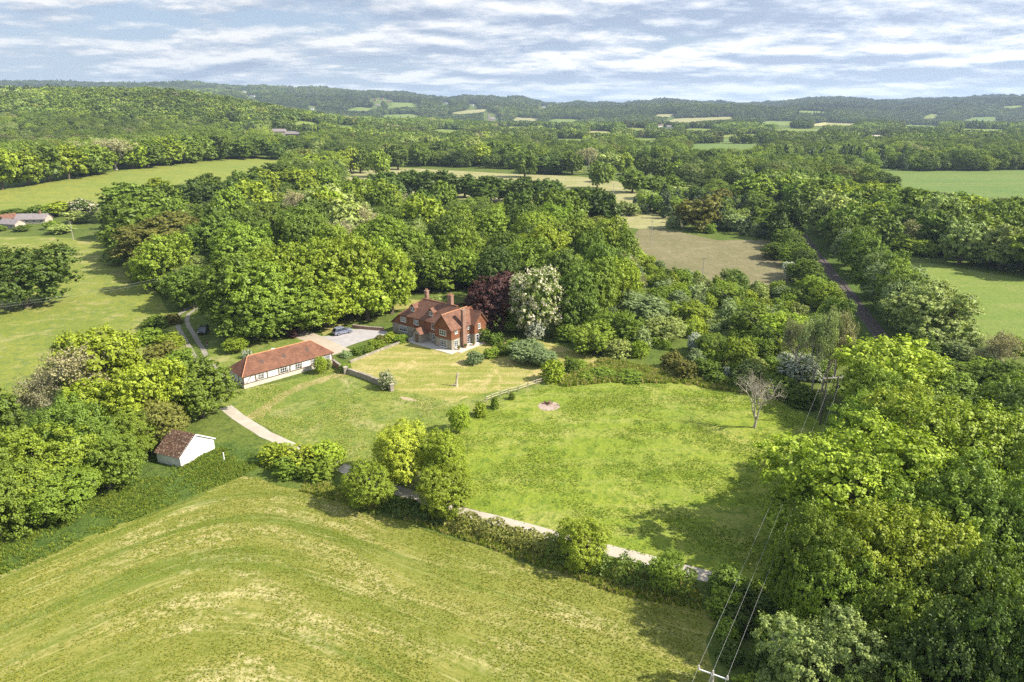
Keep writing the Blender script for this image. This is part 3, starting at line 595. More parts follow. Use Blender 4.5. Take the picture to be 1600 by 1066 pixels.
# scrub between meadow and railway
for a in [(960, 484, 8, 90, 'mid'), (1010, 460, 6.5, 80, 'sage'), (930, 502, 7, 70, 'mid'), (1040, 495, 5.5, 60, 'pale'), (1225, 488, 8, 75, 'lime'), (1160, 528, 7, 60, 'lime'), (1120, 520, 6, 60, 'green'), (1180, 470, 8, 60, 'mid'), (1085, 470, 6, 50, 'lime'), (1150, 420, 7, 45, 'green'), (1135, 440, 6, 50, 'mid')]: T(*a, SB)
for a in [(1088, 520, 4.5, 30, 'white'), (1255, 552, 6, 58, 'white'), (1135, 572, 2.5, 14, 'white'), (1298, 470, 4, 24, 'white')]: T(*a, SB)
for a in [(1075, 560, 4, 46, 'olive'), (1052, 548, 4, 38, 'olive'), (1110, 560, 4, 48, 'green'), (1215, 585, 4, 60, 'green'), (1255, 600, 4, 50, 'green'), (1160, 585, 3, 40, 'green'), (1120, 580, 2.5, 40, 'green')]: T(*a, SB, 'auto', 'bush')
for a in [(1258, 500, 13, 46, 'spruce'), (1288, 486, 16, 50, 'sage'), (1322, 482, 16, 50, 'spruce')]: T(*a, SB, 'open')
T(1303, 492, 15, 64, 'twig', SB, 'open')
T(1190, 580, 10, 78, 'twig', 'the meadow', 'bare', label='bare grey dead tree standing alone on the meadow edge', name='dead_tree')
# railway rows
for a in [(1205, 330, 10, 60, 'green'), (1180, 318, 10, 50, 'mid'), (1235, 352, 10, 56, 'green'), (1250, 375, 10, 56, 'mid'), (1265, 400, 10, 58, 'green'), (1280, 425, 10, 62, 'mid'), (1295, 440, 9, 56, 'lime'), (1150, 330, 9, 46, 'sage'), (1165, 300, 10, 44, 'green'), (1220, 372, 8, 50, 'green'),
          (1240, 405, 7, 30, 'white')]: T(a[0] - 2, a[1] + 4, a[2] * .8, a[3] * 1.0, a[4], RW)
for a in [(1310, 462, 8, 44, 'green'), (1222, 340, 10, 40, 'dark'), (1190, 305, 11, 46, 'green'), (1262, 388, 9, 40, 'dark'), (1240, 362, 9, 40, 'green'), (1215, 318, 11, 44, 'mid')]: T(*a, RW)
for a in [(1302, 358, 10, 42, 'sage'), (1330, 368, 11, 60, 'green'), (1350, 390, 11, 62, 'green'), (1375, 405, 11, 74, 'mid'), (1405, 415, 10, 80, 'sage'), (1365, 395, 10, 50, 'sage'), (1275, 320, 13, 62, 'green'), (1250, 295, 12, 60, 'green'), (1262, 312, 13, 50, 'dark'), (1285, 335, 12, 50, 'green'), (1310, 352, 12, 50, 'green'), (1400, 440, 9, 50, 'sage'), (1385, 425, 10, 50, 'green')]: T(a[0] + 4, a[1] - 4, a[2] * 1.3, a[3] * 1.15, a[4], RE)
T(1468, 440, 13.5, 128, 'pale', 'the railside field', 'auto', label='full pale grey-green rounded tree at the near edge of the railside field'); T(1575, 520, 8, 60, 'twig', 'the railside field', 'open')
for a in [(1462, 520, 3.5, 70, 'green'), (1430, 515, 4, 50, 'mid'), (1495, 530, 3.5, 60, 'sage'), (1510, 570, 4, 80, 'green'), (1540, 560, 4, 70, 'mid'), (1480, 560, 4, 60, 'green'), (1590, 590, 4, 70, 'mid'), (1560, 600, 4, 80, 'sage'), (1445, 530, 4, 50, 'green')]: T(*a, 'the railside field', 'auto', 'bush')
# belts and hedges further off
xs = [(5, 222, 'lime'), (45, 228, 'lime'), (78, 222, 'green'), (108, 222, 'lime'), (135, 230, 'green'), (155, 222, 'mid'), (208, 218, 'lime'), (232, 215, 'green'), (262, 208, 'lime'), (290, 212, 'green'), (315, 206, 'green'), (340, 208, 'dark'), (375, 215, 'green'), (400, 212, 'green'), (425, 218, 'dark'), (455, 215, 'dark'), (-40, 225, 'green')]
for x_, y_, c_ in xs: TB(x_, y_ + 2, float(np.interp(x_, [-40, 0, 100, 200, 320, 400, 460], [304, 297, 282, 265, 252, 248, 250])), 58 if x_ < 300 else 44, c_, BF)
TB(182, 217, 266, 62, 'twig', BF, shape='open')
for x_, y_, c_ in [(560, 228, 'green'), (590, 232, 'mid'), (620, 225, 'dark'), (655, 222, 'green'), (690, 218, 'dark'), (715, 220, 'green'), (750, 222, 'lime'), (775, 218, 'green'), (800, 222, 'green'), (640, 212, 'pale'), (670, 210, 'pale'), (740, 214, 'pale'), (545, 228, 'lime'), (605, 222, 'pale'), (820, 232, 'green')]: T(x_, y_, 21, 38, c_, MP)
for x_, y_, c_, s_ in [(920, 232, 'twig', 'open'), (955, 236, 'pale', 'auto'), (975, 236, 'lime', 'auto'), (935, 250, 'green', 'auto'), (1010, 240, 'green', 'auto'), (1035, 242, 'green', 'auto'), (1060, 248, 'mid', 'auto'), (895, 236, 'green', 'auto')]: T(x_, y_, 18, 36, c_, MP, s_)
KO = [wpoly([(640, 460), (760, 460), (770, 560), (590, 530)]), wpoly([(440, 500), (620, 500), (620, 560), (460, 560)])]
fill([(170, 350), (300, 310), (520, 305), (700, 335), (930, 345), (985, 395), (985, 470), (860, 500), (740, 470), (690, 462), (620, 475), (540, 490), (440, 515), (310, 520), (240, 460), (185, 410)], 44, (15, 19), (.75, 1.05), ['green', 'mid', 'mid', 'green', 'lime', 'dark'], HW, pack=.66, seed=11, keepout=KO)
fill([(870, 510), (960, 470), (1000, 412), (1100, 440), (1215, 462), (1300, 505), (1330, 560), (1255, 640), (1180, 612), (1060, 588), (960, 562), (885, 540)], 165, (2.2, 5), (1., 1.5), ['sage', 'mid', 'sage', 'lime', 'pale', 'mid', 'lime', 'green'], SB, 'bush', .46, 12)
fill([(1140, 295), (1260, 300), (1350, 335), (1600, 350), (1850, 358), (1850, 470), (1600, 432), (1400, 405), (1330, 395), (1260, 340), (1200, 320)], 72, (14, 18), (.95, 1.2), ['green', 'mid', 'lime', 'green', 'pale', 'mid'], RE, pack=.6, seed=13)
fill([(1480, 540), (1750, 570), (1750, 660), (1560, 600)], 14, (3, 5), (1, 1.5), ['green', 'mid', 'sage'], 'the railside field', 'bush', .6, 14)
fill([(1100, 915), (1180, 905), (1290, 900), (1330, 1100), (1150, 1100), (1110, 1000)], 22, (1.6, 3.2), (1.1, 1.6), ['dark', 'green', 'mid', 'dark'], BIG, 'bush', .45, 15)
fill([(1290, 650), (1700, 650), (1800, 1150), (1330, 1150)], 8, (12, 15), (.8, 1.), ['green', 'dark'], BIG, pack=.75, seed=16)
fill([(960, 330), (1150, 335), (1215, 372), (1130, 372), (1060, 358)], 16, (3, 6), (1, 1.4), ['green', 'sage', 'mid'], MP, 'bush', .6, 17)
fill([(460, 268), (528, 262), (530, 305), (440, 300)], 10, (11, 14), (.8, 1.), ['lime', 'lime', 'mid', 'pale'], HW, pack=.6, seed=18)
print('TREES', sum(r[3]['kind'] == 'tree' for r in TREES), 'BUSHES', sum(r[3]['kind'] == 'bush' for r in TREES))
# hedge along the lane: one clipped hedge with its gaps filled by leaves
def hedge(name, px, w, h, colr, label, seed=1, dens=55):
    pts = [P(*q) for q in px]; rn = np.random.default_rng(seed); C = []; N = []
    for a, b in zip(pts[:-1], pts[1:]):
        L = (b - a).length; k = int(L * dens); u = rn.uniform(0, 1, k); ang = rn.uniform(-.15, math.pi + .15, k); d = (b - a).normalized(); s = np.array([-d.y, d.x, 0])
        base = np.array(a)[None] + u[:, None] * np.array(b - a)[None]
        q = np.array([noise.noise(Vector(p * .6)) for p in base]); hh = h * (1 + .55 * q); ww = w / 2 * (1 + .5 * q); rr = rn.uniform(.82, 1.08, k)
        off = s[None] * (np.cos(ang) * ww * rr)[:, None]; z = np.sin(ang).clip(0, 1) * hh * rr
        C.append(base + off + np.stack([0 * z, 0 * z, z], 1)); N.append(s[None] * np.cos(ang)[:, None] + np.array([0, 0, 1])[None] * np.sin(ang)[:, None])
    C = np.vstack(C); N = norm(np.vstack(N) + rn.normal(0, .5, C.shape)); V, Q = quads(C, N, .15, rn); v = np.clip(rn.normal(.45, .25, len(C)), 0, 1)
    o0 = pts[0]; V = V - np.array(o0); me = npmesh(name, V, Q, {'v': v, 'w': v}); me.materials.append(LEAF); o = link(bpy.data.objects.new(name, me)); o.location = o0; o.color = tint(COLS[colr][0]); tag(o, label, 'hedge'); return o
hedge('hedge', [(700, 818), (750, 830), (800, 845), (850, 859), (880, 868)], 3.8, 1.9, 'olive', 'scruffy low hedge between pale lane and crop field, left of the round oak', 1, 230)
hedge('hedge', [(940, 893), (990, 905), (1040, 917), (1085, 928)], 3.2, 2.1, 'green', 'dark hedge along the lane right of the round oak', 2, 230)
hedge('hedge', [(860, 868), (900, 880), (945, 894)], 3.2, 2.4, 'green', 'dense dark hedge around the foot of the round oak by the lane', 3, 230)
hedge('hedge', [(600, 790), (640, 801), (700, 818)], 3., 1.5, 'dark', 'short shady hedge under the small trees beside the lane', 4, 200)
hedge('hedge', [(0, 340), (20, 338), (32, 336)], 2.5, 2., 'green', 'low green hedge behind the leftmost cottage', 5, 60)
# ------------------------------------------------------------------ building materials
def tiles(name, a, b, c, sx, sz, lichen=None, axis=0):
    m, t = newmat(name); tc = t.n('ShaderNodeTexCoord'); sp = t.n('ShaderNodeSeparateXYZ', {0: (tc, 3)})
    v = t.n('ShaderNodeCombineXYZ', {0: t.m('ADD', (sp, 0), (sp, 1)) if axis == 0 else (sp, 1), 1: (sp, 2) if axis == 0 else (sp, 2), 2: 0.})
    br = t.n('ShaderNodeTexBrick', {'Vector': v, 'Color1': (*a, 1), 'Color2': (*b, 1), 'Mortar': (*c, 1), 'Scale': 1., 'Mortar Size': .012, 'Brick Width': sx, 'Row Height': sz, 'Bias': .0})
    n = t.noise((tc, 3), .7, 5, .65); n2 = t.noise((tc, 3), 5., 3, .7)
    f = t.n('ShaderNodeMapRange', {0: t.m('ADD', t.m('MULTIPLY', n, .6), t.m('MULTIPLY', n2, .4)), 1: .35, 2: .65, 3: .62, 4: 1.3})
    col = t.n('ShaderNodeVectorMath', {0: br, 3: f}, operation='SCALE')
    if lichen: col = t.mix(t.m('MULTIPLY', t.ramp(t.noise((tc, 3), lichen[0], 4, .7), [(lichen[1], 0.), (lichen[1] + .1, 1.)]), lichen[3]), (col, 0), lichen[2])
    finish(t, col, .85, (br, 1), -.3, .02, .2); return m
M_roof = tiles('clay_roof_tiles', (.23, .115, .075), (.16, .08, .055), (.09, .045, .035), .22, .16, (1.1, .6, (.42, .27, .13), .4))
M_broof = tiles('barn_roof_tiles', (.225, .105, .062), (.15, .072, .046), (.1, .045, .035), .22, .15, (.55, .62, (.40, .26, .10), .45))
M_sroof = tiles('shed_roof_tiles', (.12, .062, .04), (.085, .045, .032), (.03, .02, .011), .32, .2, (3.2, .53, (.42, .34, .24), .6), 1)
M_hung = tiles('hung_wall_tiles', (.29, .115, .055), (.2, .078, .04), (.1, .045, .03), .2, .13)
M_stone = tiles('wall_stone', (.36, .31, .24), (.25, .22, .18), (.3, .27, .22), .45, .25); M_brick = tiles('old_brick', (.30, .13, .085), (.22, .10, .07), (.3, .25, .2), .23, .08)
M_white = simple('white_paint', (.76, .76, .74), .5, .06, 2); M_weath = simple('white_weatherboard', (.60, .59, .57), .6, .22, .5); M_oak = simple('weathered_oak', (.30, .27, .23), .85, .25, 4, .4)
M_beam = simple('dark_timber', (.16, .10, .07), .85, .3, 4, .4); M_glass = simple('window_glass', (.02, .028, .04), .06, .1, 1, 0, .8); M_void = simple('unlit_interior', (.012, .012, .012), .9, .1, 1)
M_dark = simple('dark_tiles', (.10, .065, .055), .95, .2, 2, 0, .1); M_slate = simple('grey_slate', (.23, .2, .2), .7, .25, 1.5, .3); M_render = simple('cream_render', (.40, .36, .30), .8, .12, 1); M_pave = gravel('terrace_paving', (.46, .43, .38), (.54, .5, .44), (.34, .31, .27))
M_pot = simple('clay_pot', (.42, .2, .11), .8, .2, 4); M_lead = simple('lead', (.22, .23, .25), .5, .1, 3); M_wood = simple('split_wood', (.44, .38, .29), .85, .3, 5, .4)
def window(parent, M, w, h, cols=2, rows=2, fm=None, label=None):
    """frame in the local x-z plane facing -y, bottom left at the origin of M; its pane is a sub-part"""
    f = MB(); b = .07
    f.box(-.04, -.09, -.05, w + .04, .03, b, M).box(0, -.06, h - b, w, .03, h, M)
    for i in range(cols + 1):
        x = i * (w - b) / cols; f.box(x, -.055, b, x + b, .03, h - b, M)
    for j in range(1, rows):
        z = j * h / rows; f.box(.02, -.045, z - .02, w - .02, .03, z + .02, M)
    fr = f.build('window', fm or M_white, parent); MB().box(.03, -.015, .04, w - .03, .02, h - .04, M).build('pane', M_glass, fr)
    if label: fr['label'] = label
    return fr
RX = lambda x, y, z: Matrix.Translation((x, y, z))
SIDE = lambda x, y, z: Matrix.Translation((x, y, z)) @ Matrix.Rotation(math.pi / 2, 4, 'Z')      # facing +x
# ---- the house.  local x runs right along the front, y to the back
H0 = P(706, 548); hs = empty('farmhouse', H0, math.atan2(-.613, .79), 'large red tile hung farmhouse with three brick chimneys in the walled garden', 'house')
g = MB(); g.box(-4.9, 0, 0, 0, 9.6, 2.35); g.box(-20.2, 1.5, 0, -4.9, 8.5, 2.3); g.box(0, 6.4, 0, 1.1, 10.2, 2.35); g.build('stone_wall', M_stone, hs)
u = MB()
u.prism([(-4.95, -.05, 2.36), (.05, -.05, 2.36), (.05, -.05, 4.7), (-2.45, -.05, 7.55), (-4.95, -.05, 4.7)], (0, 9.7, 0))
u.prism([(1.18, 6.3, 2.36), (1.18, 10.3, 2.36), (1.18, 10.3, 4.7), (1.18, 8.3, 7.0), (1.18, 6.3, 4.7)], (-1.2, 0, 0))
u.prism([(-20.1, 1.45, 2.31), (-4.96, 1.45, 2.31), (-4.96, 1.45, 4.75), (-17.3, 1.45, 4.75)], (0, 7.1, 0)); u.build('tile_hung_wall', M_hung, hs)
r = MB(); th = .16
# main range: ridge along x, hip running low at the left
E0, RZ, YF, YB, YM = 4.72, 8.5, 1.15, 8.85, 5.
xr = -12.9; xl = -20.6; zl = 2.3
k_ = (E0 - zl) / (RZ - zl); xe = xl + (xr - xl) * k_; ye = YF
r.slab([(xe, YF, E0), (-2.4, YF, E0), (-2.4, YM, RZ), (xr, YM, RZ)], th); r.slab([(-2.4, YB, E0), (xe, YB, E0), (xr, YM, RZ), (-2.4, YM, RZ)], th)
r.slab([(xl, YB, zl), (xl, YF, zl), (xe, YF, E0), (xr, YM, RZ), (xe, YB, E0)], th)
main = r.build('main_roof', M_roof, hs)
r = MB(); r.slab([(-5.3, -.35, 4.45), (-2.45, -.35, 7.72), (-2.45, 8.0, 7.72), (-5.3, 8.0, 4.45)], th); r.slab([(-2.45, -.35, 7.72), (.4, -.35, 4.45), (.4, 9.9, 4.45), (-2.45, 8.0, 7.72)], th)
r.slab([(.4, 9.9, 4.45), (-5.3, 9.9, 4.45), (-2.45, 8.0, 7.72)], th); r.build('wing_roof', M_roof, hs)
r = MB(); r.slab([(1.5, 5.95, 4.4), (1.5, 8.3, 7.15), (-2.4, 8.3, 7.15), (-2.4, 5.95, 4.4)], th); r.slab([(1.5, 8.3, 7.15), (1.5, 10.65, 4.4), (-2.4, 10.65, 4.4), (-2.4, 8.3, 7.15)], th); r.build('side_gable_roof', M_roof, hs)
rg = MB(); rg.tube([(xr, YM, RZ + .02), (-2.6, YM, RZ + .02)], .12, 6).tube([(xe, YF, E0), (xr, YM, RZ)], .09, 6); rg.tube([(-2.45, -.35, 7.74), (-2.45, 8, 7.74)], .11, 6); rg.build('ridge_tiles', M_pot, main)
for (x, y, z0, z1, w, d) in ((-12.6, 5.6, 7.2, 10.1, .75, .75), (-4.9, 5.3, 7.0, 10.4, 1.1, .9)):
    c = MB(); c.box(x - w / 2, y - d / 2, z0, x + w / 2, y + d / 2, z1).box(x - w / 2 - .08, y - d / 2 - .08, z1, x + w / 2 + .08, y + d / 2 + .08, z1 + .22); ch = c.build('chimney', M_brick, hs)
    for s in (-.2, .2): MB().tube([(x + s, y, z1 + .2), (x + s, y, z1 + .62)], [.13, .1], 8).build('chimney_pot', M_pot, ch)
c = MB(); c.box(.0, 3.0, 0, .75, 4.3, 4.2).box(.0, 3.15, 4.2, .6, 4.15, 8.3).box(-.06, 3.08, 8.3, .66, 4.22, 8.55); ch = c.build('chimney', M_brick, hs, .02); ch['label'] = 'tall brick chimney breast climbing the sunny side wall'
MB().tube([(.3, 3.6, 8.5), (.3, 3.6, 8.9)], [.14, .11], 8).build('chimney_pot', M_pot, ch)
for x in (-14.0, -8.2):   # dormers
    z0 = 5.9; y0 = YF + (z0 - E0) * (YM - YF) / (RZ - E0) - .05; d = MB(); d.prism([(x - .75, y0, z0 - .1), (x + .75, y0, z0 - .1), (x + .75, y0, z0 + .95), (x, y0, z0 + 1.65), (x - .75, y0, z0 + .95)], (0, 1.7, 0)); dm = d.build('dormer', M_hung, hs)
    q = MB(); q.slab([(x - .98, y0 - .2, z0 + .78), (x, y0 - .2, z0 + 1.75), (x, y0 + 2.3, z0 + 1.75), (x - .98, y0 + 1.2, z0 + .78)], .09); q.slab([(x, y0 - .2, z0 + 1.75), (x + .98, y0 - .2, z0 + .78), (x + .98, y0 + 1.2, z0 + .78), (x, y0 + 2.3, z0 + 1.75)], .09); q.build('dormer_roof', M_roof, dm)
    window(dm, RX(x - .55, y0 - .02, z0), 1.1, .95, 2, 1)
# windows: main range, wing gable, side wall, side gable
for x, z, w, h, c in ((-17.2, 3.1, 1.7, 1.1, 3), (-12.9, 3.2, 1.5, 1.1, 3), (-7.3, 3.1, 1.1, 1.3, 2)): window(hs, RX(x, 1.43, z), w, h, c)
for x, z, w, h, c in ((-17.7, .75, 2.4, 1.3, 4), (-12.3, .8, 1.2, 1.2, 2), (-7.0, .9, 1.1, 1.2, 2)): window(hs, RX(x, 1.47, z), w, h, c)
window(hs, RX(-3.4, -.07, 3.0), 1.9, 1.25, 3); window(hs, RX(-3.4, -.02, .35), 2.0, 1.6, 4, 3)
for y, z, w, h, c in ((1.0, 3.5, .9, .8, 2), (5.2, 3.5, .8, .8, 2)): window(hs, SIDE(.08, y, z), w, h, c)
window(hs, SIDE(.02, .9, .5), 1.1, 1.5, 2, 3); window(hs, SIDE(.02, 5.0, .1), .9, 2.1, 1, 4); window(hs, SIDE(1.22, 7.4, 3.3), .8, 1.2, 2); window(hs, SIDE(1.13, 6.8, .1), .9, 2.0, 1, 3); window(hs, SIDE(1.13, 9.0, .9), .8, 1.1, 2)
p = MB(); p.box(-10.9, -.9, 0, -8.5, -.78, 2.2).box(-8.6, -.78, 0, -8.5, 1.5, 2.0).box(-10.9, -.78, 0, -10.8, 1.5, 2.0).prism([(-10.95, -.93, 2.21), (-8.45, -.93, 2.21), (-9.7, -.93, 3.25)], (0, .12, 0)); po = p.build('porch', M_oak, hs)
MB().box(-10.2, -.96, .02, -9.2, -.905, 2.0).build('door', M_beam, po)
q = MB(); q.slab([(-11.2, -1.2, 2.1), (-9.7, -1.2, 3.4), (-9.7, 2.0, 3.4), (-11.2, 1.6, 2.1)], .1).slab([(-9.7, -1.2, 3.4), (-8.2, -1.2, 2.1), (-8.2, 1.6, 2.1), (-9.7, 2.0, 3.4)], .1); q.build('porch_roof', M_roof, po)
tp = MB(); tp.box(-13.5, -1.9, .0, 1.5, 0, .1).box(0.002, 0, .0, 2.6, 13., .1).box(-13.5, 0, .0, -4.91, 1.495, .1); te = tp.build('terrace', M_pave, None, .01); te.location = H0; te.rotation_euler = hs.rotation_euler; te['kind'] = 'structure'
def local(o, x, y, z=0): return o.matrix_basis @ Vector((x, y, z))
RZH = hs.rotation_euler[2]
# furniture on the terrace
tb = empty('garden_table', local(hs, 1.9, 11.1, .1), RZH, 'round dark garden table on the sunny end of the terrace', 'table')
MB().tube([(0, 0, .7), (0, 0, .75)], .55, 16).build('table_top', M_beam, tb)
for i in range(4): a = i * math.pi / 2 + .8; MB().tube([(.3 * math.cos(a), .3 * math.sin(a), .7), (.42 * math.cos(a), .42 * math.sin(a), 0)], .025, 5).build('leg', M_beam, tb)
for i, (x, y, c) in enumerate(((1.0, 1.2, 'by the corner of the house'), (1.3, 3.0, 'by the chimney breast'), (1.6, 5.4, 'by the side door'), (2.2, 8.2, 'beside the side gable'))):
    q = local(hs, x, y, .1); pt = empty('plant_pot', q, 0, 'clay plant pot with a small bush standing ' + c, 'plant pot', 'pots on the terrace'); MB().tube([(0, 0, 0), (0, 0, .45)], [.2, .28], 12).build('pot', M_pot, pt); pb = link(bpy.data.objects.new('plant', BUSH[i]), pt); pb.location = (0, 0, .4); pb.scale = (.38, .38, .3); pb.color = (.16, .24, .05, 1)
bn = empty('garden_bench', local(hs, -6.4, .95, .1), RZH, 'grey wooden bench against the shaded front wall beside the porch', 'bench')
MB().box(-.8, -.25, .42, .8, .25, .47).build('seat', M_oak, bn); MB().box(-.8, .2, .47, .8, .25, .9).build('backrest', M_oak, bn)
for s in (-.74, .7):
    for w in (-.22, .17): MB().box(s, w, 0, s + .05, w + .05, .42).build('leg', M_oak, bn)
# ---- barn
b0 = P(382, 608); br = P(520.5, 568.5); ax = (br - b0); bl = ax.length; ang = math.atan2(ax.y, ax.x)
bn = empty('timber_barn', b0, ang, 'long low white boarded barn with hipped red tile roof beside the track', 'barn'); bw = 6.1
g = MB(); g.box(0, 0, 0, bl, bw, .85); g.build('stone_plinth', simple('pale_barn_stone', (.52, .47, .39), .9, .25, 2.5, .3), bn)
g = MB(); g.box(.04, .04, .86, bl - .04, bw - .04, 2.5); g.build('boarded_wall', M_weath, bn)
g = MB(); g.box(-.03, -.05, .84, bl + .03, .0, 1.0); [g.box(x, -.045, 1.0, x + .16, .03, 2.45) for x in np.linspace(.0, bl - .16, 9)]
for x in (.5, 2.5, 8.8): g.prism([(x, -.03, 1.05), (x + .14, -.03, 1.05), (x + 1.3, -.03, 2.4), (x + 1.16, -.03, 2.4)], (0, .05, 0))
[g.box(-.03, y, .86, .03, y + .14, 2.45) for y in np.linspace(0, bw - .14, 4)]; g.box(-.04, 0, .84, .02, bw, 1.0); g.build('timber_frame', M_beam, bn)
ht = .28; zr = 5.1; hx = 3.0
r = MB(); r.slab([(-ht, -ht, 2.44), (bl + ht, -ht, 2.44), (bl - hx, bw / 2, zr), (hx - .4, bw / 2, zr)], .15); r.slab([(bl + ht, bw + ht, 2.44), (-ht, bw + ht, 2.44), (hx - .4, bw / 2, zr), (bl - hx, bw / 2, zr)], .15)
r.slab([(-ht, bw + ht, 2.44), (-ht, -ht, 2.44), (hx - .4, bw / 2, zr)], .15); r.slab([(bl + ht, -ht, 2.44), (bl + ht, bw + ht, 2.44), (bl - hx, bw / 2, zr)], .15); rf = r.build('roof', M_broof, bn)
rg = MB(); rg.tube([(hx - .4, bw / 2, zr + .02), (bl - hx, bw / 2, zr + .02)], .12, 6).tube([(-ht, -ht, 2.46), (hx - .4, bw / 2, zr)], .09, 6).tube([(bl + ht, -ht, 2.46), (bl - hx, bw / 2, zr)], .09, 6); rg.build('ridge_tiles', M_pot, rf)
sl_ = (zr - 2.44) / (bw / 2 + ht)
for x in (4.6, 9.2, 14.2):   # dark diamond patches of tiles in the front slope
    yc = 1.5; s = .5; pts = [(x - s, yc, 0), (x, yc - s, 0), (x + s, yc, 0), (x, yc + s, 0)]; pts = [(a, b, 2.44 + (b + ht) * sl_ + .012) for a, b, _ in pts]; MB().slab(pts, .01).build('dark_tile_diamond', M_dark, rf)
for x, w in ((3.0, .9), (7.4, 1.3), (10.6, 1.2), (14.0, .9), (17.2, .9)):
    o_ = MB().box(x, -.02, 1.15, x + w * 1.15, .035, 2.38).build('opening', M_void, bn); q = MB()
    for i in range(4): q.box(x + i * (w - .06) / 3, -.05, 1.25, x + i * (w - .06) / 3 + .06, -.022, 2.38)
    for z in (1.5, 2.0): q.box(x, -.058, z, x + w, -.05, z + .05)
    q.build('slatted_bars', M_white, o_)
# ---- shed
s0 = P(283.2, 731); s1 = P(335.7, 700.5); ax = s1 - s0; w = ax.length; shd = empty('shed', s0, math.atan2(ax.y, ax.x), 'small white weatherboarded shed with lichened brown tile roof under the lime green trees', 'shed')
D = 4.6; he = 1.75; hr = 3.9
g = MB(); g.prism([(0, 0, 0), (w, 0, 0), (w, 0, he), (w / 2, 0, hr), (0, 0, he)], (0, D, 0)); g.build('wall', M_weath, shd)
g = MB(); rr_ = random.Random(4)
for i in range(int(hr / .17)):
    z = .02 + i * .17; x0 = 0 if z < he else (z - he) / (hr - he) * w / 2
    if w - 2 * x0 > .3: g.prism([(x0 + .01, -.045, z), (w - x0 - .01, -.045, z + .0), (w - x0 - .03, -.012, z + .16), (x0 + .03, -.012, z + .16)], (0, .012, 0))
g.build('weatherboards', M_weath, shd)
ov = .22; sl_ = (hr - he) / (w / 2); r = MB(); r.slab([(-ov, -ov, he - ov * sl_ + .06), (w / 2, -ov, hr + .06), (w / 2, D + ov, hr + .06), (-ov, D + ov, he - ov * sl_ + .06)], .1); r.slab([(w / 2, -ov, hr + .06), (w + ov, -ov, he - ov * sl_ + .06), (w + ov, D + ov, he - ov * sl_ + .06), (w / 2, D + ov, hr + .06)], .1); r.build('roof', M_sroof, shd)
g = MB(); g.prism([(-ov, -ov - .03, he - ov * sl_ - .1), (w / 2, -ov - .03, hr - .1), (w / 2, -ov - .03, hr + .09), (-ov, -ov - .03, he - ov * sl_ + .09)], (0, .03, 0)); g.prism([(w / 2 + .001, -ov - .03, hr - .1), (w + ov, -ov - .03, he - ov * sl_ - .1), (w + ov, -ov - .03, he - ov * sl_ + .09), (w / 2 + .001, -ov - .03, hr + .09)], (0, .03, 0)); g.build('bargeboard', M_white, shd)
MB().box(w * .28, -.06, 1.95, w * .28 + .16, -.046, 2.1).build('vent', M_void, shd)
# ---- garden walls, fence, piers
def wallrun(name, px, h, th_, mat, label, cap=M_stone):
    pts = [P(*q) for q in px]; o = empty(name, pts[0], 0, label, 'wall'); g = MB(); c = MB(); q0 = pts[0]
    for i, (a, b) in enumerate(zip(pts[:-1], pts[1:])):
        d = (b - a); L = d.length; M = Matrix.Translation(a - q0) @ Matrix.Rotation(math.atan2(d.y, d.x), 4, 'Z'); n = max(1, int(L / .7))
        for j in range(n):
            hh = h * (1 + .12 * noise.noise(Vector((j * .9, i * 3.1, 1)))); g.box(j * L / n, -th_ / 2 - .02 * (j % 2), -.05, (j + 1) * L / n, th_ / 2, hh, M); c.box(j * L / n, -th_ / 2 - .05, hh, (j + .96) * L / n, th_ / 2 + .05, hh + .09, M)
    g.build('wall_body', mat, o); c.build('coping', cap, o); return o
wallrun('garden_wall', [(521, 570), (536, 581)], 1.1, .4, M_brick, 'low brick wall running from barn corner to the gate pier')
wallrun('garden_wall', [(545, 584), (565, 590), (590, 600), (612, 609)], 1.0, .5, M_stone, 'grey dry stone wall between paddock and lawn')
wallrun('garden_wall', [(547, 567), (575, 556), (600, 546), (632, 534)], .35, .3, M_stone, 'thin low stone edging wall along the shrub bed by the lawn')
wallrun('garden_wall', [(551, 512), (575, 515), (600, 517)], .7, .35, M_brick, 'low brick wall behind the forecourt beside the silver car')
for q, lb in (((540, 584), 'square stone gate pier between brick wall and dry stone wall'), ((612, 611), 'pale stone pier ending the dry stone wall by the blossomed tree')):
    o = empty('gate_pier', P(*q), .6, lb, 'pier'); MB().box(-.35, -.35, 0, .35, .35, 1.35).build('pier_body', M_stone, o, .02); MB().box(-.42, -.42, 1.35, .42, .42, 1.5).build('cap', M_render, o, .02)
fp = [P(*q) for q in ((852, 598), (838, 602), (825, 606.5), (810, 612), (795, 616), (782, 620), (768, 625), (760, 629))]; fe = empty('rail_fence', fp[0], 0, 'old split rail fence between the lawn and the meadow', 'fence')
for i, p in enumerate(fp):
    q = p - fp[0]; MB().box(q.x - .08, q.y - .08, -.1, q.x + .08, q.y + .08, 1.15).build('post', M_wood, fe)
    if i:
        a = fp[i - 1] - fp[0]; n = (q - a).normalized().cross(Vector((0, 0, 1))) * .1
        for z in (.5, .95): MB().tube([a + n + Vector((0, 0, z)), q + n + Vector((0, 0, z + .03))], .06, 5).build('rail', M_wood, fe)
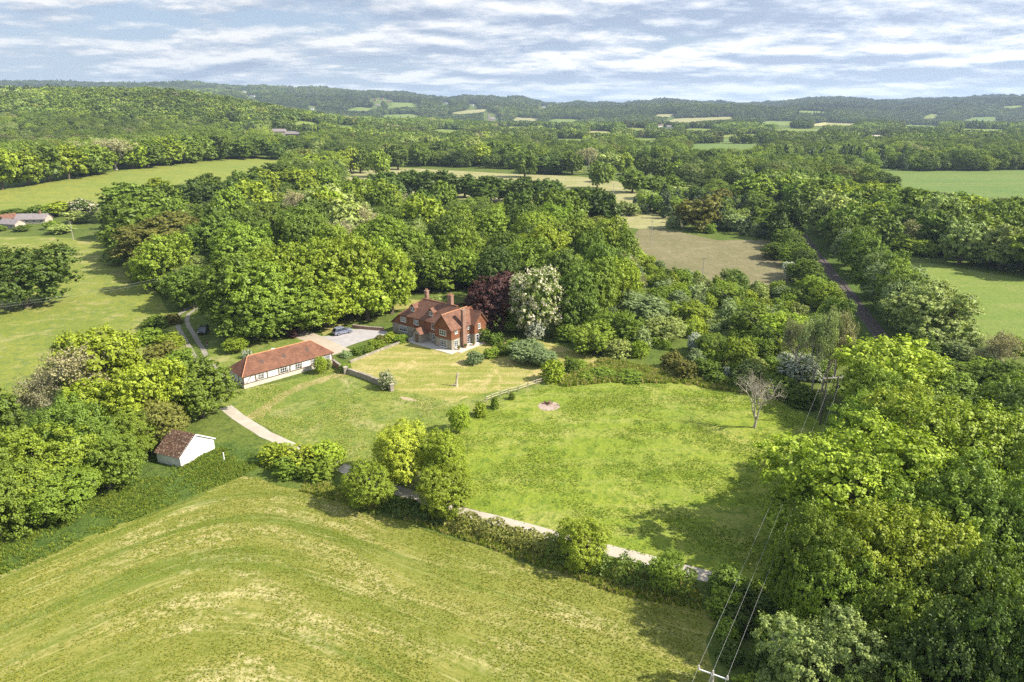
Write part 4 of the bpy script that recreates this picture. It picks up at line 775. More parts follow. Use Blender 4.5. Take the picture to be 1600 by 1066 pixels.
# carved stump on the lawn
st = P(713, 603); so = empty('tree_stump', st, 0, 'grey forked stump of a dead tree standing on the lawn', 'stump')
MB().tube([(0, 0, -.1), (.05, 0, .5), (.1, 0, 1.5), (.28, 0, 2.3), (.3, 0, 2.9)], [.38, .24, .19, .17, .09], 9).build('trunk', M_wood, so)
MB().tube([(.12, 0, 1.5), (.42, .1, 2.1), (.65, .1, 2.35)], [.13, .11, .06], 7).build('branch', M_wood, so); MB().tube([(.1, 0, .35), (-.35, -.1, .3), (-.85, -.1, .05)], [.22, .17, .1], 7).build('root', M_wood, so)
o = MB().box(-.07, -.07, -.1, .07, .07, 1.35).build('marker_post', M_white, None, .01); o.location = P(350.5, 720); tag(o, 'short white post in the long grass right of the shed', 'post')
fs_ = empty('gas_tank', P(427, 549.5), .4, 'small white tank half hidden in the grass behind the barn', 'tank'); MB().tube([(-.5, 0, .4), (-.42, 0, .4), (.42, 0, .4), (.5, 0, .4)], [.18, .36, .36, .18], 12).build('tank_body', M_white, fs_, 0, True); MB().box(-.3, -.2, 0, .3, .2, .12).build('base', M_stone, fs_)
for q, lb in (((857, 633), 'heap of charred logs on the ash patch in the meadow'),):
    g = MB(); rr_ = random.Random(3)
    for i in range(12): a = rr_.uniform(0, 6.3); p = Vector((rr_.uniform(-.7, .3), rr_.uniform(-.1, .8), .1 + .03 * i)); d = Vector((math.cos(a), math.sin(a), rr_.uniform(-.1, .2))) * rr_.uniform(.3, .7); g.tube([p - d, p + d], .07, 5)
    o = g.build('bonfire_heap', simple('charred_wood', (.16, .09, .06), .95, .4, 3)); o.location = P(*q); tag(o, lb, 'bonfire')
# ---- cars
def car(name, loc, rz, paint, label, suv=True):
    o = empty(name, loc, rz, label, 'car'); L = 4.6; hw = .92
    prof = [(-2.3, .32), (-2.32, .62), (-2.28, .98), (-2.1, 1.02), (1.05, 1.02), (1.95, .92), (2.26, .74), (2.3, .36), (2.1, .24), (-2.1, .24)]
    bm = bmesh.new(); cs = []
    for x, z in prof: cs.append([bm.verts.new((x, y * (.9 if abs(x) > 2 else 1), z)) for y in (-hw, hw)])
    n = len(prof)
    for i in range(n): bm.faces.new((cs[i][0], cs[i][1], cs[(i + 1) % n][1], cs[(i + 1) % n][0]))
    bm.faces.new([c[0] for c in cs][::-1]); bm.faces.new([c[1] for c in cs]); bmesh.ops.recalc_face_normals(bm, faces=bm.faces)
    me = bpy.data.meshes.new('body'); bm.to_mesh(me); bm.free(); me.materials.append(paint); b = link(bpy.data.objects.new('body', me), o); md = b.modifiers.new('b', 'BEVEL'); md.width = .09; md.segments = 3
    zr_ = 1.62 if suv else 1.45; T0 = [(-2.15, 1.0), (1.0, 1.0), (.25, zr_ - .04), (-1.75, zr_ - .04)]; hb, htp = .86, .66
    def gh(pr, y0, y1, nm, mat, par): g = MB(); k = len(pr); vs = [(x, -(y0 if z < 1.1 else y1), z) for x, z in pr] + [(x, (y0 if z < 1.1 else y1), z) for x, z in pr]; g.add(vs, [tuple(range(k)), tuple(range(2 * k - 1, k - 1, -1))] + [(i, (i + 1) % k, (i + 1) % k + k, i + k)[::-1] for i in range(k)]); return g.build(nm, mat, par)
    gh(T0, hb, htp, 'windows', M_glass, o); r = MB(); r.box(-1.8, -.68, zr_ - .05, .28, .68, zr_ + .01)
    for s in (-1, 1):
        for x0, x1 in ((-2.17, -1.77), (-.62, -.62), (1.02, .27)): r.tube([(x0, s * .87, 1.0), (x1, s * .67, zr_ - .03)], .045, 5)
        r.tube([(-1.7, s * .6, zr_ + .06), (.15, s * .6, zr_ + .06)], .025, 5)
    r.build('roof', paint, o)
    for x in (-1.4, 1.42):
        for s in (-1, 1):
            wl = MB().tube([(x, s * .72, .34), (x, s * .93, .34)], .34, 18).build('wheel', M_tyre, o); MB().tube([(x, s * .925, .34), (x, s * .94, .34)], .21, 12).build('rim', M_alloy, wl)
    for s in (-1, 1):
        MB().box(2.17, s * .72 - .16, .66, 2.3, s * .72 + .16, .8).build('headlight', M_white, o); MB().box(-2.33, s * .72 - .1, .75, -2.27, s * .72 + .1, .98).build('tail_light', M_red, o); MB().box(.72, s * .98 - .1, 1.0, .9, s * .98 + .08, 1.14).build('door_mirror', paint, o)
    return o
M_tyre = simple('tyre_rubber', (.02, .02, .02), .8, .1); M_alloy = simple('alloy', (.5, .5, .52), .3, .05, 2, 0, .5, .8); M_red = simple('red_lens', (.35, .02, .02), .2, .1)
M_carb = simple('silver_blue_paint', (.23, .25, .33), .22, .03, 1, 0, .7, .3); M_cark = simple('black_paint', (.012, .014, .02), .2, .03, 1, 0, .7, .1)
ca = P(526, 524); cb_ = P(551, 518.5); car('parked_car', P(535.5, 521.5), math.atan2(cb_.y - ca.y, cb_.x - ca.x), M_carb, 'silver blue estate car parked on the gravel forecourt left of the house')
car('parked_car', P(318, 519.5), RAD(-78), M_cark, 'black car parked in tree shade beside the rutted track', False)
# ---- person standing by the track
def skin(name, segs, mat, parent, sub=1):
    """segs: chains of ((x,y,z),r) joined by shared coordinates"""
    vs = []; es = []; rs = []
    for ch in segs:
        prev = None
        for p, r_ in ch:
            if p in vs: i = vs.index(p)
            else: vs.append(p); rs.append(r_); i = len(vs) - 1
            if prev is not None: es.append((prev, i))
            prev = i
    me = bpy.data.meshes.new(name); me.from_pydata(vs, es, []); me.update(); o = link(bpy.data.objects.new(name, me), parent)
    md = o.modifiers.new('s', 'SKIN')
    for i, v in enumerate(me.skin_vertices[0].data): v.radius = (rs[i], rs[i] * .85); v.use_root = i == 0
    md.use_smooth_shade = True; s = o.modifiers.new('u', 'SUBSURF'); s.levels = s.render_levels = sub; me.materials.append(mat); return o
pe = empty('person', P(324.5, 544.6), RAD(8), 'person in black top and grey blue jeans standing by the track holding a handset', 'person')
M_skin = simple('skin', (.45, .26, .18), .6, .05); M_top = simple('black_top', (.015, .015, .011), .8, .1); M_jean = simple('grey_blue_jeans', (.16, .2, .26), .85, .15); M_hair = simple('dark_hair', (.03, .02, .015), .6, .1); M_shoe = simple('pale_shoes', (.5, .48, .45), .7, .1)
pv = (0, 0, .95)
body = [[(pv, .13), ((0, .01, 1.15), .125), ((0, .015, 1.36), .14), ((0, .01, 1.46), .06), ((0, -.01, 1.54), .055), ((0, -.02, 1.62), .095), ((0, -.015, 1.7), .085)]]
for s in (-1, 1):
    body.append([(pv, .13), ((s * .1, 0, .9), .095), ((s * .12, -.01, .5), .062), ((s * .14, .02, .1), .04), ((s * .15, -.13, .04), .04)])
    body.append([((0, .015, 1.36), .14), ((s * .19, .02, 1.4), .06), ((s * .25, .04, 1.14), .042), ((s * .1, -.26, 1.16), .03), ((s * .07, -.33, 1.17), .035)])
bo = skin('body', body, M_skin, pe)
skin('top', [[((0, 0, .98), .14), ((0, .01, 1.15), .14), ((0, .015, 1.36), .155), ((0, .012, 1.44), .08)]] + [[((0, .015, 1.36), .155), ((s * .19, .02, 1.4), .075), ((s * .25, .04, 1.14), .055), ((s * .14, -.2, 1.155), .042)] for s in (-1, 1)], M_top, pe)
skin('jeans', [[((0, 0, .97), .14), ((s * .1, 0, .88), .11), ((s * .12, -.01, .5), .078), ((s * .14, .02, .14), .06)] for s in (-1, 1)], M_jean, pe)
for s in (-1, 1): MB().box(s * .15 - .05, -.2, 0, s * .15 + .05, .08, .09).build('shoe', M_shoe, pe, .03)
skin('hair', [[((0, .02, 1.62), .09), ((0, .01, 1.72), .085)]], M_hair, pe)
for s in (-1, 1):
    for i in range(4): MB().tube([(s * (.07 + .012 * (i - 1.5)), -.35, 1.19), (s * (.06 + .012 * (i - 1.5)), -.385 - .004 * i, 1.17)], .008, 4).build('finger', M_skin, bo)
    MB().tube([(s * .05, -.33, 1.2), (s * .025, -.36, 1.21)], .009, 4).build('thumb', M_skin, bo)
ctr = MB().box(-.08, -.42, 1.15, .08, -.35, 1.19).build('handset', M_tyre, None, .01); ctr.location = pe.location; ctr.rotation_euler = pe.rotation_euler; tag(ctr, 'small dark handset held in front by the person near the track', 'handset')
# ---- poles and wires
M_pole = simple('creosoted_pole', (.10, .085, .07), .9, .25, 3); M_palepole = simple('weathered_pole', (.36, .33, .28), .9, .2, 3); M_cer = simple('porcelain', (.45, .4, .38), .3, .1); M_wire = simple('aluminium_wire', (.5, .5, .48), .4, .05, 1, 0, .5, .3)
def pole(px, py, h, label, name='telegraph_pole', mat=None):
    b = P(px, py); b.z = Hs(b.x, b.y); o = empty(name, b, .3, label, 'pole', None); MB().tube([(0, 0, -.5), (0, 0, h)], [.15, .1], 9).build('post', mat or M_palepole, o)
    MB().box(-.6, -.06, h - .45, .6, .06, h - .33).build('crossarm', M_pole, o)
    for s in (-.5, .5): MB().tube([(s, 0, h - .33), (s, 0, h - .15)], [.06, .04], 7).build('insulator', M_cer, o)
    return o
for q in ((115, 376, 7.5, 'pale pole in the left pasture near the grey roofed cottages'), (925, 289, 9, 'slim pole standing in the dry pasture left of the lone oak'), (958, 312, 9, 'slim pole in the middle of the dry pasture'), (1017, 382, 9, 'pole at the top corner of the rushy pasture'), (1097, 443, 8, 'pole at the lower edge of the rushy pasture')): pole(*q)
hb_ = P(1281, 664); hb2 = hb_ + Vector((1.9, .25, 0)); HP = 8.6
ho = empty('power_pole_pair', hb_, 0, 'dark twin leg power pole with crossarm beside the right hand trees', 'power pole')
for q in (Vector((0, 0, 0)), hb2 - hb_): MB().tube([q + Vector((0, 0, -.5)), q + Vector((0, 0, HP))], [.17, .12], 10).build('post', M_pole, ho)
dx = (hb2 - hb_).normalized(); a0 = -dx * .75 + Vector((0, 0, HP - .25)); a1 = (hb2 - hb_) + dx * .75 + Vector((0, 0, HP - .25))
MB().tube([a0, a1], .1, 4).build('crossarm', M_palepole, ho); MB().tube([(0, 0, 4.), hb2 - hb_ + Vector((0, 0, 6))], .05, 4).build('brace', M_pole, ho)
INS = []
for f_ in (0.02, .5, .98): q = a0.lerp(a1, f_); MB().tube([q, q + Vector((0, 0, .4))], [.1, .06], 8).build('insulator', M_cer, ho); INS.append(hb_ + q + Vector((0, 0, .4)))
b2 = P(1114, 1052, 9.); b2.z = 0; n_ = P(1098, 1052, 9.); n2_ = P(1131, 1064, 9.); ax = (n2_ - n_).normalized()
po = empty('power_pole', b2, 0, 'pale power pole with steel crossarm under the wires at the bottom of the view', 'power pole'); MB().tube([(0, 0, -.5), (0, 0, 8.9)], [.17, .12], 10).build('post', M_palepole, po)
q0 = n_ - b2; q1 = q0 + ax * 2.5; q0.z = q1.z = 8.9; c0 = Vector((0, 0, 8.9)); MB().tube([c0 - ax * 1.15, c0 + ax * 1.15], .055, 4).build('crossarm', M_white, po); INS2 = []
for f_ in (-1.08, 0., 1.08): q = c0 + ax * f_; MB().tube([q, q + Vector((0, 0, .35))], [.1, .06], 8).build('insulator', M_cer, po); INS2.append(b2 + q + Vector((0, 0, .35)))
def wire(a, b, sag, label, rad=.009):
    pts = [a.lerp(b, i / 14) - Vector((0, 0, sag * 4 * (i / 14) * (1 - i / 14))) - a for i in range(15)]
    o = MB().tube(pts, rad, 4).build('power_line', M_wire); o.location = a; tag(o, label, 'power line', 'overhead wires')
w3 = P(1084, 470); w3.z = 8.5
for i, nm in enumerate(('leftmost', 'middle', 'rightmost')):
    wire(INS2[i], INS[i], .9, nm + ' of the three wires sagging from the bottom pole to the twin pole', .007)
    s = INS2[i]; d = (INS2[i] - INS[i]).normalized(); wire(s + d * 25, s, .4, nm + ' of the three short wires leaving the bottom pole towards the viewer', .007)
    wire(INS[i], w3 + Vector((i * .5 - .5, 0, 0)), 1.2, nm + ' of the three faint wires running over the scrub from the twin pole', .008)
for i, s in enumerate(('lower', 'upper')):
    a = P(-60, 487 - 4 * i, 6.); b = P(262, 436 - 4 * i, 6.); wire(a, b, .7, s + ' of the two wires crossing the left pasture in front of the dark oak', .011)
# ---- cottages, distant houses, church
def cottage(loc, rz, w, d, he, hr, wm, rm, label, chim=1, wins=2, cat='house', name='cottage'):
    loc = Vector((loc.x, loc.y, Hs(loc.x, loc.y) - .3)); o = empty(name, loc, rz, label, cat); g = MB(); g.box(-w / 2, 0, 0, w / 2, d, he); g.prism([(-w / 2, .0, he + .001), (-w / 2, d, he + .001), (-w / 2, d / 2, hr)], (w, 0, 0)); g.build('wall', wm, o)
    r = MB(); k = .5; s = (hr - he) / (d / 2); r.slab([(-w / 2 - .3, -k, he - k * s + .1), (w / 2 + .3, -k, he - k * s + .1), (w / 2 + .3, d / 2, hr + .1), (-w / 2 - .3, d / 2, hr + .1)], .14); r.slab([(-w / 2 - .3, d / 2, hr + .1), (w / 2 + .3, d / 2, hr + .1), (w / 2 + .3, d + k, he - k * s + .1), (-w / 2 - .3, d + k, he - k * s + .1)], .14); rf = r.build('roof', rm, o)
    if chim: MB().box(w * .25 - .35, d / 2 - .35, hr - .5, w * .25 + .35, d / 2 + .35, hr + 1.3).build('chimney', M_brick, rf)
    for i in range(wins):
        x = -w / 2 + (i + .5) * w / wins; window(o, RX(x - .6, -.02, he * .35), 1.2, he * .45, 2, 1)
    return o
cottage(P(12, 358), RAD(-15), 9, 5, 2.6, 4.2, M_render, M_slate, 'cream cottage with grey roof cut off by the left edge of the view', 0, 2)
cottage(P(48, 350), RAD(4), 13, 6, 2.5, 4.4, M_render, M_slate, 'long low grey roofed cottage with white walls right of the cream one', 1, 4)
cottage(P(20, 348), RAD(70), 7, 5, 2.4, 4., M_brick, M_roof, 'short red roofed outbuilding between the two pale cottages', 0, 1, 'outbuilding', 'outbuilding')
cottage(P(358, 360), RAD(5), 9, 6, 2.6, 4.6, M_brick, M_roof, 'red roofed outbuilding glimpsed between trees of the wood', 0, 2, 'outbuilding', 'outbuilding')
FH = [(394, 152.5, 22, 8, M_white, M_slate, 'white house alone on the wooded ridge at upper left'), (382, 145, 14, 8, M_white, M_slate, 'small white house near the top of the left ridge'), (432, 212, 24, 8, M_render, M_slate, 'cream flat looking farm building in the trees beyond the buttercup field'),
      (462, 216, 26, 7, M_slate, M_slate, 'grey roofed farm shed beside the cream farm building'), (585, 158, 16, 8, M_brick, M_roof, 'red brick house left of the distant hill fields'), (596, 156, 16, 8, M_brick, M_roof, 'red roofed house between two others on the distant hill'), (608, 160, 14, 8, M_brick, M_roof, 'red roofed house nearest the upper hill field'),
      (590, 166, 18, 8, M_render, M_slate, 'pale house below the red hill houses'), (697, 163, 10, 8, M_white, M_slate, 'tiny white house left of the church tower ridge'), (488, 172, 10, 7, M_white, M_slate, 'tiny white cottage at the foot of the far ridge'), (1032, 199, 14, 7, M_white, M_roof, 'larger white cottage in the valley below the tan field'),
      (1045, 202, 10, 6, M_white, M_slate, 'smaller white cottage right of the larger valley cottage'), (850, 169, 16, 7, M_render, M_slate, 'long pale house on the low central ridge'), (738, 166, 8, 7, M_white, M_slate, 'tiny white house above the church')]
for px, py, w, d, wm, rm, lb in FH: p = P(px, py); cottage(p, rt.uniform(-.3, .3), w, d, 5.5, 8.5, wm, rm, lb, 1, 0, 'house', 'distant_house'); FPX.append([(px - 5, py - 6), (px + 5, py - 6), (px + 5, py + 3), (px - 5, py + 3)])
cp = P(764, 190); co = empty('church', cp, .2, 'distant stone church with square tower rising above the trees', 'church'); MB().box(-4, -4, -1, 4, 4, 26).build('tower', M_stone, co); g = MB()
for s in (-1, 1):
    for i in range(3): g.box(s * 4 - .4, -4 + i * 3.3, 26, s * 4 + .4, -2.6 + i * 3.3, 27.5); g.box(-4 + i * 3.3, s * 4 - .4, 26, -2.6 + i * 3.3, s * 4 + .4, 27.5)
g.build('battlements', M_stone, co); MB().box(4, -4.5, -1, 22, 4.5, 9).build('nave', M_stone, co); MB().slab([(4, -5, 8.6), (23, -5, 8.6), (23, 0, 14), (4, 0, 14)], .3).slab([(4, 0, 14), (23, 0, 14), (23, 5, 8.6), (4, 5, 8.6)], .3).build('nave_roof', M_slate, co)
FPX.append([(758, 176), (775, 176), (775, 192), (758, 192)])

# ------------------------------------------------------------------ far woodland: one mass, crowns set on points
BX = np.array([-400, 0, 100, 200, 300, 410, 440, 470, 530, 560, 860, 900, 960, 1060, 1120, 1200, 1330, 1480, 1600, 2000]); BY = np.array([322, 294, 280, 263, 251, 244, 244, 240, 254, 256, 266, 270, 254, 262, 268, 288, 300, 310, 316, 330])
rn = np.random.default_rng(77); PTS = []
NEARW = [[(170, 350), (300, 310), (520, 300), (700, 335), (930, 345), (985, 395), (985, 470), (870, 490), (740, 460), (690, 455), (620, 465), (540, 475), (440, 500), (310, 505), (250, 460), (185, 410)],
         [(1130, 275), (1260, 280), (1350, 318), (1600, 335), (1850, 340), (1850, 465), (1600, 426), (1400, 398), (1330, 385), (1290, 350), (1225, 312)],
         [(430, 300), (450, 262), (528, 258), (530, 310)], [(1330, 620), (1440, 640), (1900, 620), (1900, 1400), (1340, 1200), (1300, 900)], [(985, 330), (1130, 262), (1190, 300), (1215, 372), (1130, 372), (1060, 350)]]
y = 60.
while y < 7200:
    s = max(8. if y < 430 else 12.5, y / 150.); half = .86 * y + 60; nx = int(2 * half / s); xx = (np.arange(nx) + .5) * s - half + rn.uniform(-.42, .42, nx) * s; yy_ = y + rn.uniform(-.45, .45, nx) * s
    PTS.append(np.stack([xx, yy_, np.full(nx, s)], 1)); y += s * .9
PTS = np.vstack(PTS); z = Hh(PTS[:, 0], PTS[:, 1]); dep = PTS[:, 1] * math.cos(PITCH) - (z - 50) * math.sin(PITCH); bx = CX + F * PTS[:, 0] / dep; by = CY - F * (PTS[:, 1] * math.sin(PITCH) + (z - 50) * math.cos(PITCH)) / dep
n1 = np.array([noise.noise(Vector((p[0] / 190., p[1] / 260., 0))) for p in PTS]); n2 = np.array([noise.noise(Vector((p[0] / 70., p[1] / 70., 5))) for p in PTS]); n3 = np.array([noise.noise(Vector((p[0] / 900., p[1] / 330., 9))) for p in PTS])
hgt = np.clip(PTS[:, 2] * rn.uniform(.8, 1.15, len(PTS)), 10, 30) * (1 + .25 * n1) ; hgt = np.minimum(hgt, 21 + (PTS[:, 1] / 1000.) * 1.2); wid = PTS[:, 2] * rn.uniform(1.15, 1.6, len(PTS))
hgt = np.where(PTS[:, 2] < 13, rn.uniform(12, 18, len(PTS)) * (1 + .2 * n1), hgt); hgt = np.where(PTS[:, 1] < 430, rn.uniform(6, 11, len(PTS)), hgt); hgt *= 1 + .3 * rn.uniform(-.4, 1, len(PTS)) ** 3 * (PTS[:, 1] > 3000)
keep = (by < np.interp(bx, BX, BY)) & (PTS[:, 1] > 430)
for q in NEARW: keep |= inpoly(bx, by, q) & (PTS[:, 1] < 1000)
topy = by - F * hgt * .95 / dep; hw = F * wid * .4 / dep
for poly in [[(1340, 250), (1400, 247), (1480, 256), (1600, 264), (1850, 278), (1850, 305), (1600, 290), (1480, 288), (1380, 272)]] + FPX:
    yc_ = P(sum(q[0] for q in poly) / len(poly), sum(q[1] for q in poly) / len(poly)).y * 1.05
    for f_ in (0., .35, .7):
        yy_ = by + (topy - by) * f_
        for sx in (-1, 0, 1): keep &= ~(inpoly(bx + sx * hw, yy_, poly) & (PTS[:, 1] < yc_))
for (a, b, rr, _) in TREES:
    keep &= (PTS[:, 0] - a) ** 2 + (PTS[:, 1] - b) ** 2 > (rr * .9) ** 2
for a_, b_ in zip(RL[:-1], RL[1:]):
    d_ = np.array(b_ - a_)[:2]; u_ = np.clip(((PTS[:, :2] - np.array(a_)[:2]) @ d_) / (d_ @ d_), 0, 1)[:, None]; keep &= np.hypot(*(PTS[:, :2] - np.array(a_)[:2] - u_ * d_).T) > wid * .46 + 2.
KOW = wpoly([(440, 500), (560, 470), (640, 452), (800, 452), (800, 560), (440, 600)]); keep &= ~inpoly(PTS[:, 0], PTS[:, 1], KOW); keep &= ~inpoly(bx, by, [(255, 468), (372, 478), (372, 565), (255, 565)])
PTS = PTS[keep]; z = z[keep]; n1 = n1[keep]; n2 = n2[keep]; n3 = n3[keep]; hgt = hgt[keep]; wid = wid[keep]; N = len(PTS); print('FAR', N)
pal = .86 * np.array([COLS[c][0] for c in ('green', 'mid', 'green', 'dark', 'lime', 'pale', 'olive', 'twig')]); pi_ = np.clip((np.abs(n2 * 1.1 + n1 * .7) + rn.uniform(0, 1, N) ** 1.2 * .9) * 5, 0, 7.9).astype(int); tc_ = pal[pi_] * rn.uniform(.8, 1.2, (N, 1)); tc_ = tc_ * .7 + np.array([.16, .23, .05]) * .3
tc_ *= (1 - .42 * sst(1700, 3200, PTS[:, 1]) - .18 * sst(700, 1200, PTS[:, 1]) * sst(100, 400, PTS[:, 0]))[:, None] * (1 + .5 * np.clip(n1 + .6 * n2, -.6, .6) + 1.1 * n3 * sst(900, 1800, PTS[:, 1]))[:, None]; kindi = rn.integers(0, 4, N); kindi[PTS[:, 1] < 900] += 5; con = (n1 > .42) & (rn.uniform(0, 1, N) > .3); kindi[con] = 4; tc_[con] = np.array([.09, .13, .06]) * rn.uniform(.8, 1.2, (con.sum(), 1))  # cloud shadow over far hills and right midground painted into the crown tint
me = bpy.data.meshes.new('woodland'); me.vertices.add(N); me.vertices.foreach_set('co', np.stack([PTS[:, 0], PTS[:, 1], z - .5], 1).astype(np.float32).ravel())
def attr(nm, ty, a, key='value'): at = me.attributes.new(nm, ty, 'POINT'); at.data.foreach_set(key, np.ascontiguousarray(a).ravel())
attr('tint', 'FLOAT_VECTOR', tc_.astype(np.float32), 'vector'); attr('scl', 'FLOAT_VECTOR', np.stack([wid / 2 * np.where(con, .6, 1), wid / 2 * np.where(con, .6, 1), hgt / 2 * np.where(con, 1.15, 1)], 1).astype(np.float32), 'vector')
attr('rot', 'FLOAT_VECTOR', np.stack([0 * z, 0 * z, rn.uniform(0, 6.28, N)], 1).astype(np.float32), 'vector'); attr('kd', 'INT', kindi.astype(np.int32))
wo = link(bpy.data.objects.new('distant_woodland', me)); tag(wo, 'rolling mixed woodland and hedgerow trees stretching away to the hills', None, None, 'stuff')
ng = bpy.data.node_groups.new('woodland', 'GeometryNodeTree'); ng.interface.new_socket('Geometry', in_out='INPUT', socket_type='NodeSocketGeometry'); ng.interface.new_socket('Geometry', in_out='OUTPUT', socket_type='NodeSocketGeometry')
G = ng.nodes; gi = G.new('NodeGroupInput'); go = G.new('NodeGroupOutput'); ip = G.new('GeometryNodeInstanceOnPoints'); jn = G.new('GeometryNodeGeometryToInstance')
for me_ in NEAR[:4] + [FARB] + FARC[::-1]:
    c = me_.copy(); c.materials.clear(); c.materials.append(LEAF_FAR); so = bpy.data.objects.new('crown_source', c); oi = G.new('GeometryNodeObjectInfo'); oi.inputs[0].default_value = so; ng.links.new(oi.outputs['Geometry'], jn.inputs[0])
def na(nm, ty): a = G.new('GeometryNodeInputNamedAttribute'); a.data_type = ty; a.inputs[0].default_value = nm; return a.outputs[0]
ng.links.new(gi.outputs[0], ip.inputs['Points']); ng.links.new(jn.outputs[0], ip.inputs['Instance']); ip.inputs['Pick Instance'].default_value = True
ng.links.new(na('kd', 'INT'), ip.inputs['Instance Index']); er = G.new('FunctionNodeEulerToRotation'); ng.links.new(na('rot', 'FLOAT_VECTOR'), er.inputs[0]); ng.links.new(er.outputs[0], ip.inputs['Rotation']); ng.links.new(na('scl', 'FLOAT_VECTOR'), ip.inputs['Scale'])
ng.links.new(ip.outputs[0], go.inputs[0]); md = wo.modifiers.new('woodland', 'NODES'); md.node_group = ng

# ------------------------------------------------------------------ long grass: tufts of blades scattered over the rank places
rn = np.random.default_rng(9)
def tuft(seed, k=16):
    r = np.random.default_rng(seed); V = []; Q = []
    for i in range(k):
        a = r.uniform(0, 6.28); q = r.uniform(0, .45); b = np.array([math.cos(a) * q, math.sin(a) * q, -.05]); l = r.uniform(0, 6.28); e = r.uniform(.1, .5); tip = b + [math.cos(l) * e, math.sin(l) * e, r.uniform(.6, 1.05)]; s = np.array([-math.sin(l), math.cos(l), 0]) * r.uniform(.05, .1); m = (b + tip) / 2 + [0, 0, .12]
        n0 = len(V); V += [b - s, b + s, m + s * .8, m - s * .8, tip + s * .1, tip - s * .1]; Q += [(n0, n0 + 1, n0 + 2, n0 + 3), (n0 + 3, n0 + 2, n0 + 4, n0 + 5)]
    v = np.repeat(r.uniform(0, 1, k), 2); me = npmesh('tuft', np.array(V), np.array(Q), {'v': v, 'w': v}); me.materials.append(LEAF_FAR); return me
TUFT = [tuft(i) for i in range(4)]
def scatter(name, px, n, hr, wr, cols_, label, clump=.0, poly=None):
    pl = poly or [(p.x, p.y) for p in wpoly(px)]; xs = [p[0] for p in pl]; ys = [p[1] for p in pl]; x = rn.uniform(min(xs), max(xs), n * 4); y = rn.uniform(max(30, min(ys)), max(ys), n * 4); ok = inpoly(x, y, pl); x = x[ok][:n]; y = y[ok][:n]
    nn = np.array([noise.noise(Vector((a * .12, b * .12, 3))) + .6 * noise.noise(Vector((a * .5, b * .5, 7))) for a, b in zip(x, y)]); ok = nn > clump + rn.uniform(-.3, .3, len(x)); x = x[ok]; y = y[ok]; nn = nn[ok]; N = len(x); me = bpy.data.meshes.new(name); me.vertices.add(N); me.vertices.foreach_set('co', np.stack([x, y, 0 * x], 1).astype(np.float32).ravel())
    c = np.array(cols_)[rn.integers(0, len(cols_), N)] * (1.3 if 'tuss' in name else 1.) * rn.uniform(.75, 1.25, (N, 1)); w = rn.uniform(*wr, N); h = rn.uniform(*hr, N) * (1 + .4 * nn)
    for nm, a in (('tint', c), ('scl', np.stack([w, w, h], 1)), ('rot', np.stack([0 * x, 0 * x, rn.uniform(0, 6.28, N)], 1))): at = me.attributes.new(nm, 'FLOAT_VECTOR', 'POINT'); at.data.foreach_set('vector', a.astype(np.float32).ravel())
    at = me.attributes.new('kd', 'INT', 'POINT'); at.data.foreach_set('value', rn.integers(0, 4, N).astype(np.int32)); o = link(bpy.data.objects.new(name, me)); tag(o, label, None, None, 'stuff'); md = o.modifiers.new('g', 'NODES'); md.node_group = NG_TUFT; print('TUFTS', name, N)
def instancer(name, meshes):
    ng = bpy.data.node_groups.new(name, 'GeometryNodeTree'); ng.interface.new_socket('Geometry', in_out='INPUT', socket_type='NodeSocketGeometry'); ng.interface.new_socket('Geometry', in_out='OUTPUT', socket_type='NodeSocketGeometry')
    G = ng.nodes; gi = G.new('NodeGroupInput'); go = G.new('NodeGroupOutput'); ip = G.new('GeometryNodeInstanceOnPoints'); jn = G.new('GeometryNodeGeometryToInstance')
    for me_ in meshes: so = bpy.data.objects.new('source', me_); oi = G.new('GeometryNodeObjectInfo'); oi.inputs[0].default_value = so; ng.links.new(oi.outputs['Geometry'], jn.inputs[0])
    def na(nm, ty): a = G.new('GeometryNodeInputNamedAttribute'); a.data_type = ty; a.inputs[0].default_value = nm; return a.outputs[0]
    ng.links.new(gi.outputs[0], ip.inputs['Points']); ng.links.new(jn.outputs[0], ip.inputs['Instance']); ip.inputs['Pick Instance'].default_value = True
    ng.links.new(na('kd', 'INT'), ip.inputs['Instance Index']); er = G.new('FunctionNodeEulerToRotation'); ng.links.new(na('rot', 'FLOAT_VECTOR'), er.inputs[0]); ng.links.new(er.outputs[0], ip.inputs['Rotation']); ng.links.new(na('scl', 'FLOAT_VECTOR'), ip.inputs['Scale']); ng.links.new(ip.outputs[0], go.inputs[0]); return ng
NG_TUFT = instancer('tufts', TUFT)
g_a, g_b, g_c, g_d = (.19, .26, .035), (.27, .32, .045), (.42, .38, .15), (.13, .2, .03)
scatter('long_grass', [(384, 742), (300, 775), (150, 838), (0, 903), (-150, 960), (-150, 800), (0, 800), (190, 745), (250, 735), (345, 700), (430, 712)], 26000, (.15, .4), (.15, .36), [g_d, g_d, g_a, g_b], 'long dark rank grass on the bank above the crop field', .0)
scatter('long_grass', [(470, 768), (600, 803), (720, 842), (860, 890), (960, 928), (1098, 955), (1098, 918), (960, 885), (860, 860), (720, 815), (600, 782), (480, 745)], 9000, (.25, .6), (.25, .5), [g_a, g_b, g_c, g_b], 'tussocky verge grass between hedge and crop field', -.3)
scatter('long_grass', [(870, 594), (940, 562), (1060, 582), (1170, 600), (1230, 630), (1180, 618), (1060, 600), (950, 598), (880, 605)], 5000, (.4, 1.), (.4, .8), [g_b, g_a, g_c], 'tall weeds and grass along the top edge of the meadow', -.4)
scatter('meadow_tussocks', [(690, 672), (735, 650), (800, 622), (868, 600), (940, 600), (1060, 600), (1170, 612), (1235, 640), (1330, 690), (1300, 905), (1160, 905), (960, 857), (720, 792), (680, 775)], 70000, (.06, .17), (.1, .26), [g_a, g_d, g_b, g_b], 'low green tussocks all over the meadow', .05)
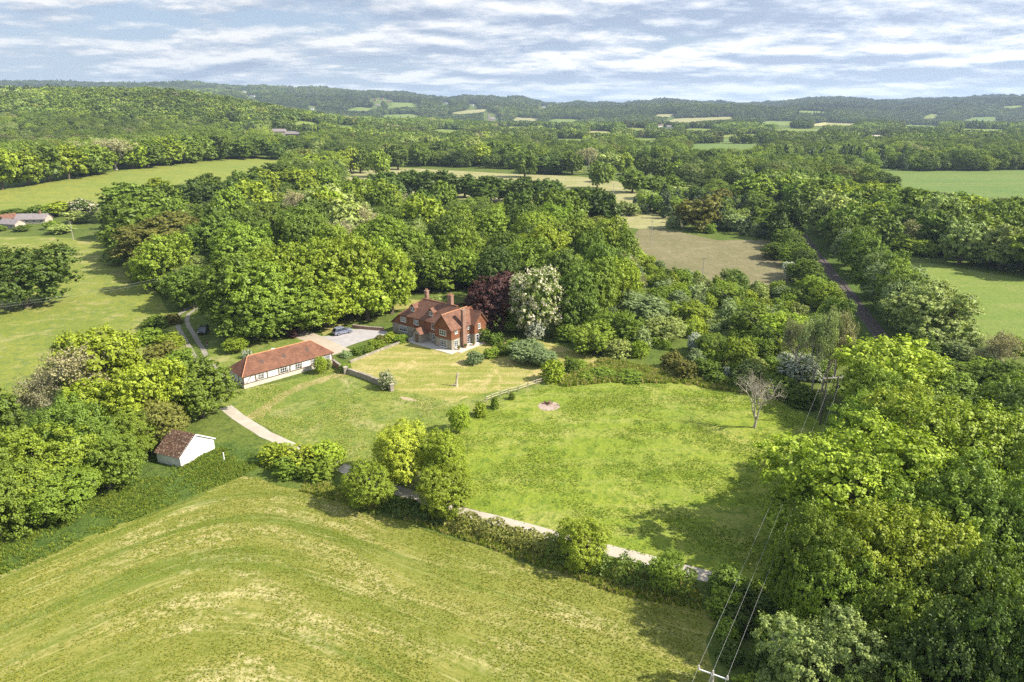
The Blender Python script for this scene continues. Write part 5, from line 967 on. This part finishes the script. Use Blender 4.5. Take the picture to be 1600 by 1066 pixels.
scatter('paddock_tussocks', [(330, 600), (360, 612), (470, 590), (520, 576), (560, 592), (615, 612), (700, 628), (688, 672), (680, 773), (600, 757), (470, 697), (395, 655)], 22000, (.06, .16), (.1, .24), [g_a, g_d, g_b, g_c], 'low tussocks scattered over the paddock', .0)
scatter('crop_plants', [(385, 742), (300, 775), (150, 838), (0, 903), (-250, 1000), (-200, 1300), (1110, 1300), (1105, 1066), (1098, 955), (860, 893), (720, 845), (600, 806), (470, 768)], 80000, (.05, .13), (.08, .2), [(.34, .34, .05), (.27, .3, .04), (.2, .25, .03)], 'thin young crop plants in the field', -.3)

# ------------------------------------------------------------------ haze: one closed box round everything
m, t = newmat('haze'); v = t.n('ShaderNodeVolumePrincipled', {'Color': (.62, .79, 1., 1), 'Density': HAZE if 'HAZE' in globals() else 9e-5, 'Anisotropy': .1}); t.t.links.new(v.outputs[0], t.n('ShaderNodeOutputMaterial').inputs['Volume'])
hz = MB().box(-15500, -1500, ZMIN - 1.5, 15500, 12500, 290).build('haze', m); hz['kind'] = 'stuff'; hz['label'] = 'thin blue summer haze over the far hills'

# ------------------------------------------------------------------ labels that single each tree out
ORD = ['first', 'second', 'third', 'fourth', 'fifth', 'sixth', 'seventh', 'eighth', 'ninth', 'tenth', 'eleventh', 'twelfth', 'thirteenth', 'fourteenth', 'fifteenth', 'sixteenth', 'seventeenth', 'eighteenth', 'nineteenth', 'twentieth']
def od(i): return ORD[i] if i < 20 else ('twenty ' + ORD[i - 20] if i < 29 else 'thirty ' + ORD[i - 30] if i < 39 else 'fortieth')
regs = {}
for r_ in TREES: regs.setdefault((r_[3]['region'], r_[3]['kind']), []).append(r_[3])
for (rg_, kd), L in regs.items():
    L.sort(key=lambda r: r['pos'].y); n = len(L); nrow = 1 if n < 8 else max(2, round(math.sqrt(n / 1.6))); per = math.ceil(n / nrow); short = rg_
    noun = 'tree' if kd == 'tree' else 'bush'
    for ri in range(nrow):
        row = sorted(L[ri * per:(ri + 1) * per], key=lambda r: r['pos'].x / r['pos'].y)
        for i, r in enumerate(row):
            r['o']['group'] = ('trees of ' if kd == 'tree' else 'bushes of ') + short
            if r['label']: r['o']['label'] = r['label']; continue
            if n == 1: s = f"{r['c']} {noun} standing alone in {short}"
            elif nrow == 1: s = f"{r['c']} {noun}, {od(i)} from left in {short}"
            else: s = f"{r['c']} {noun}, {od(i)} from left, {od(ri)} row, {short}"
            r['o']['label'] = s
mx = max(len(o['label'].split()) for o in bpy.data.objects if o.get('label')); print('LABEL WORDS', mx)
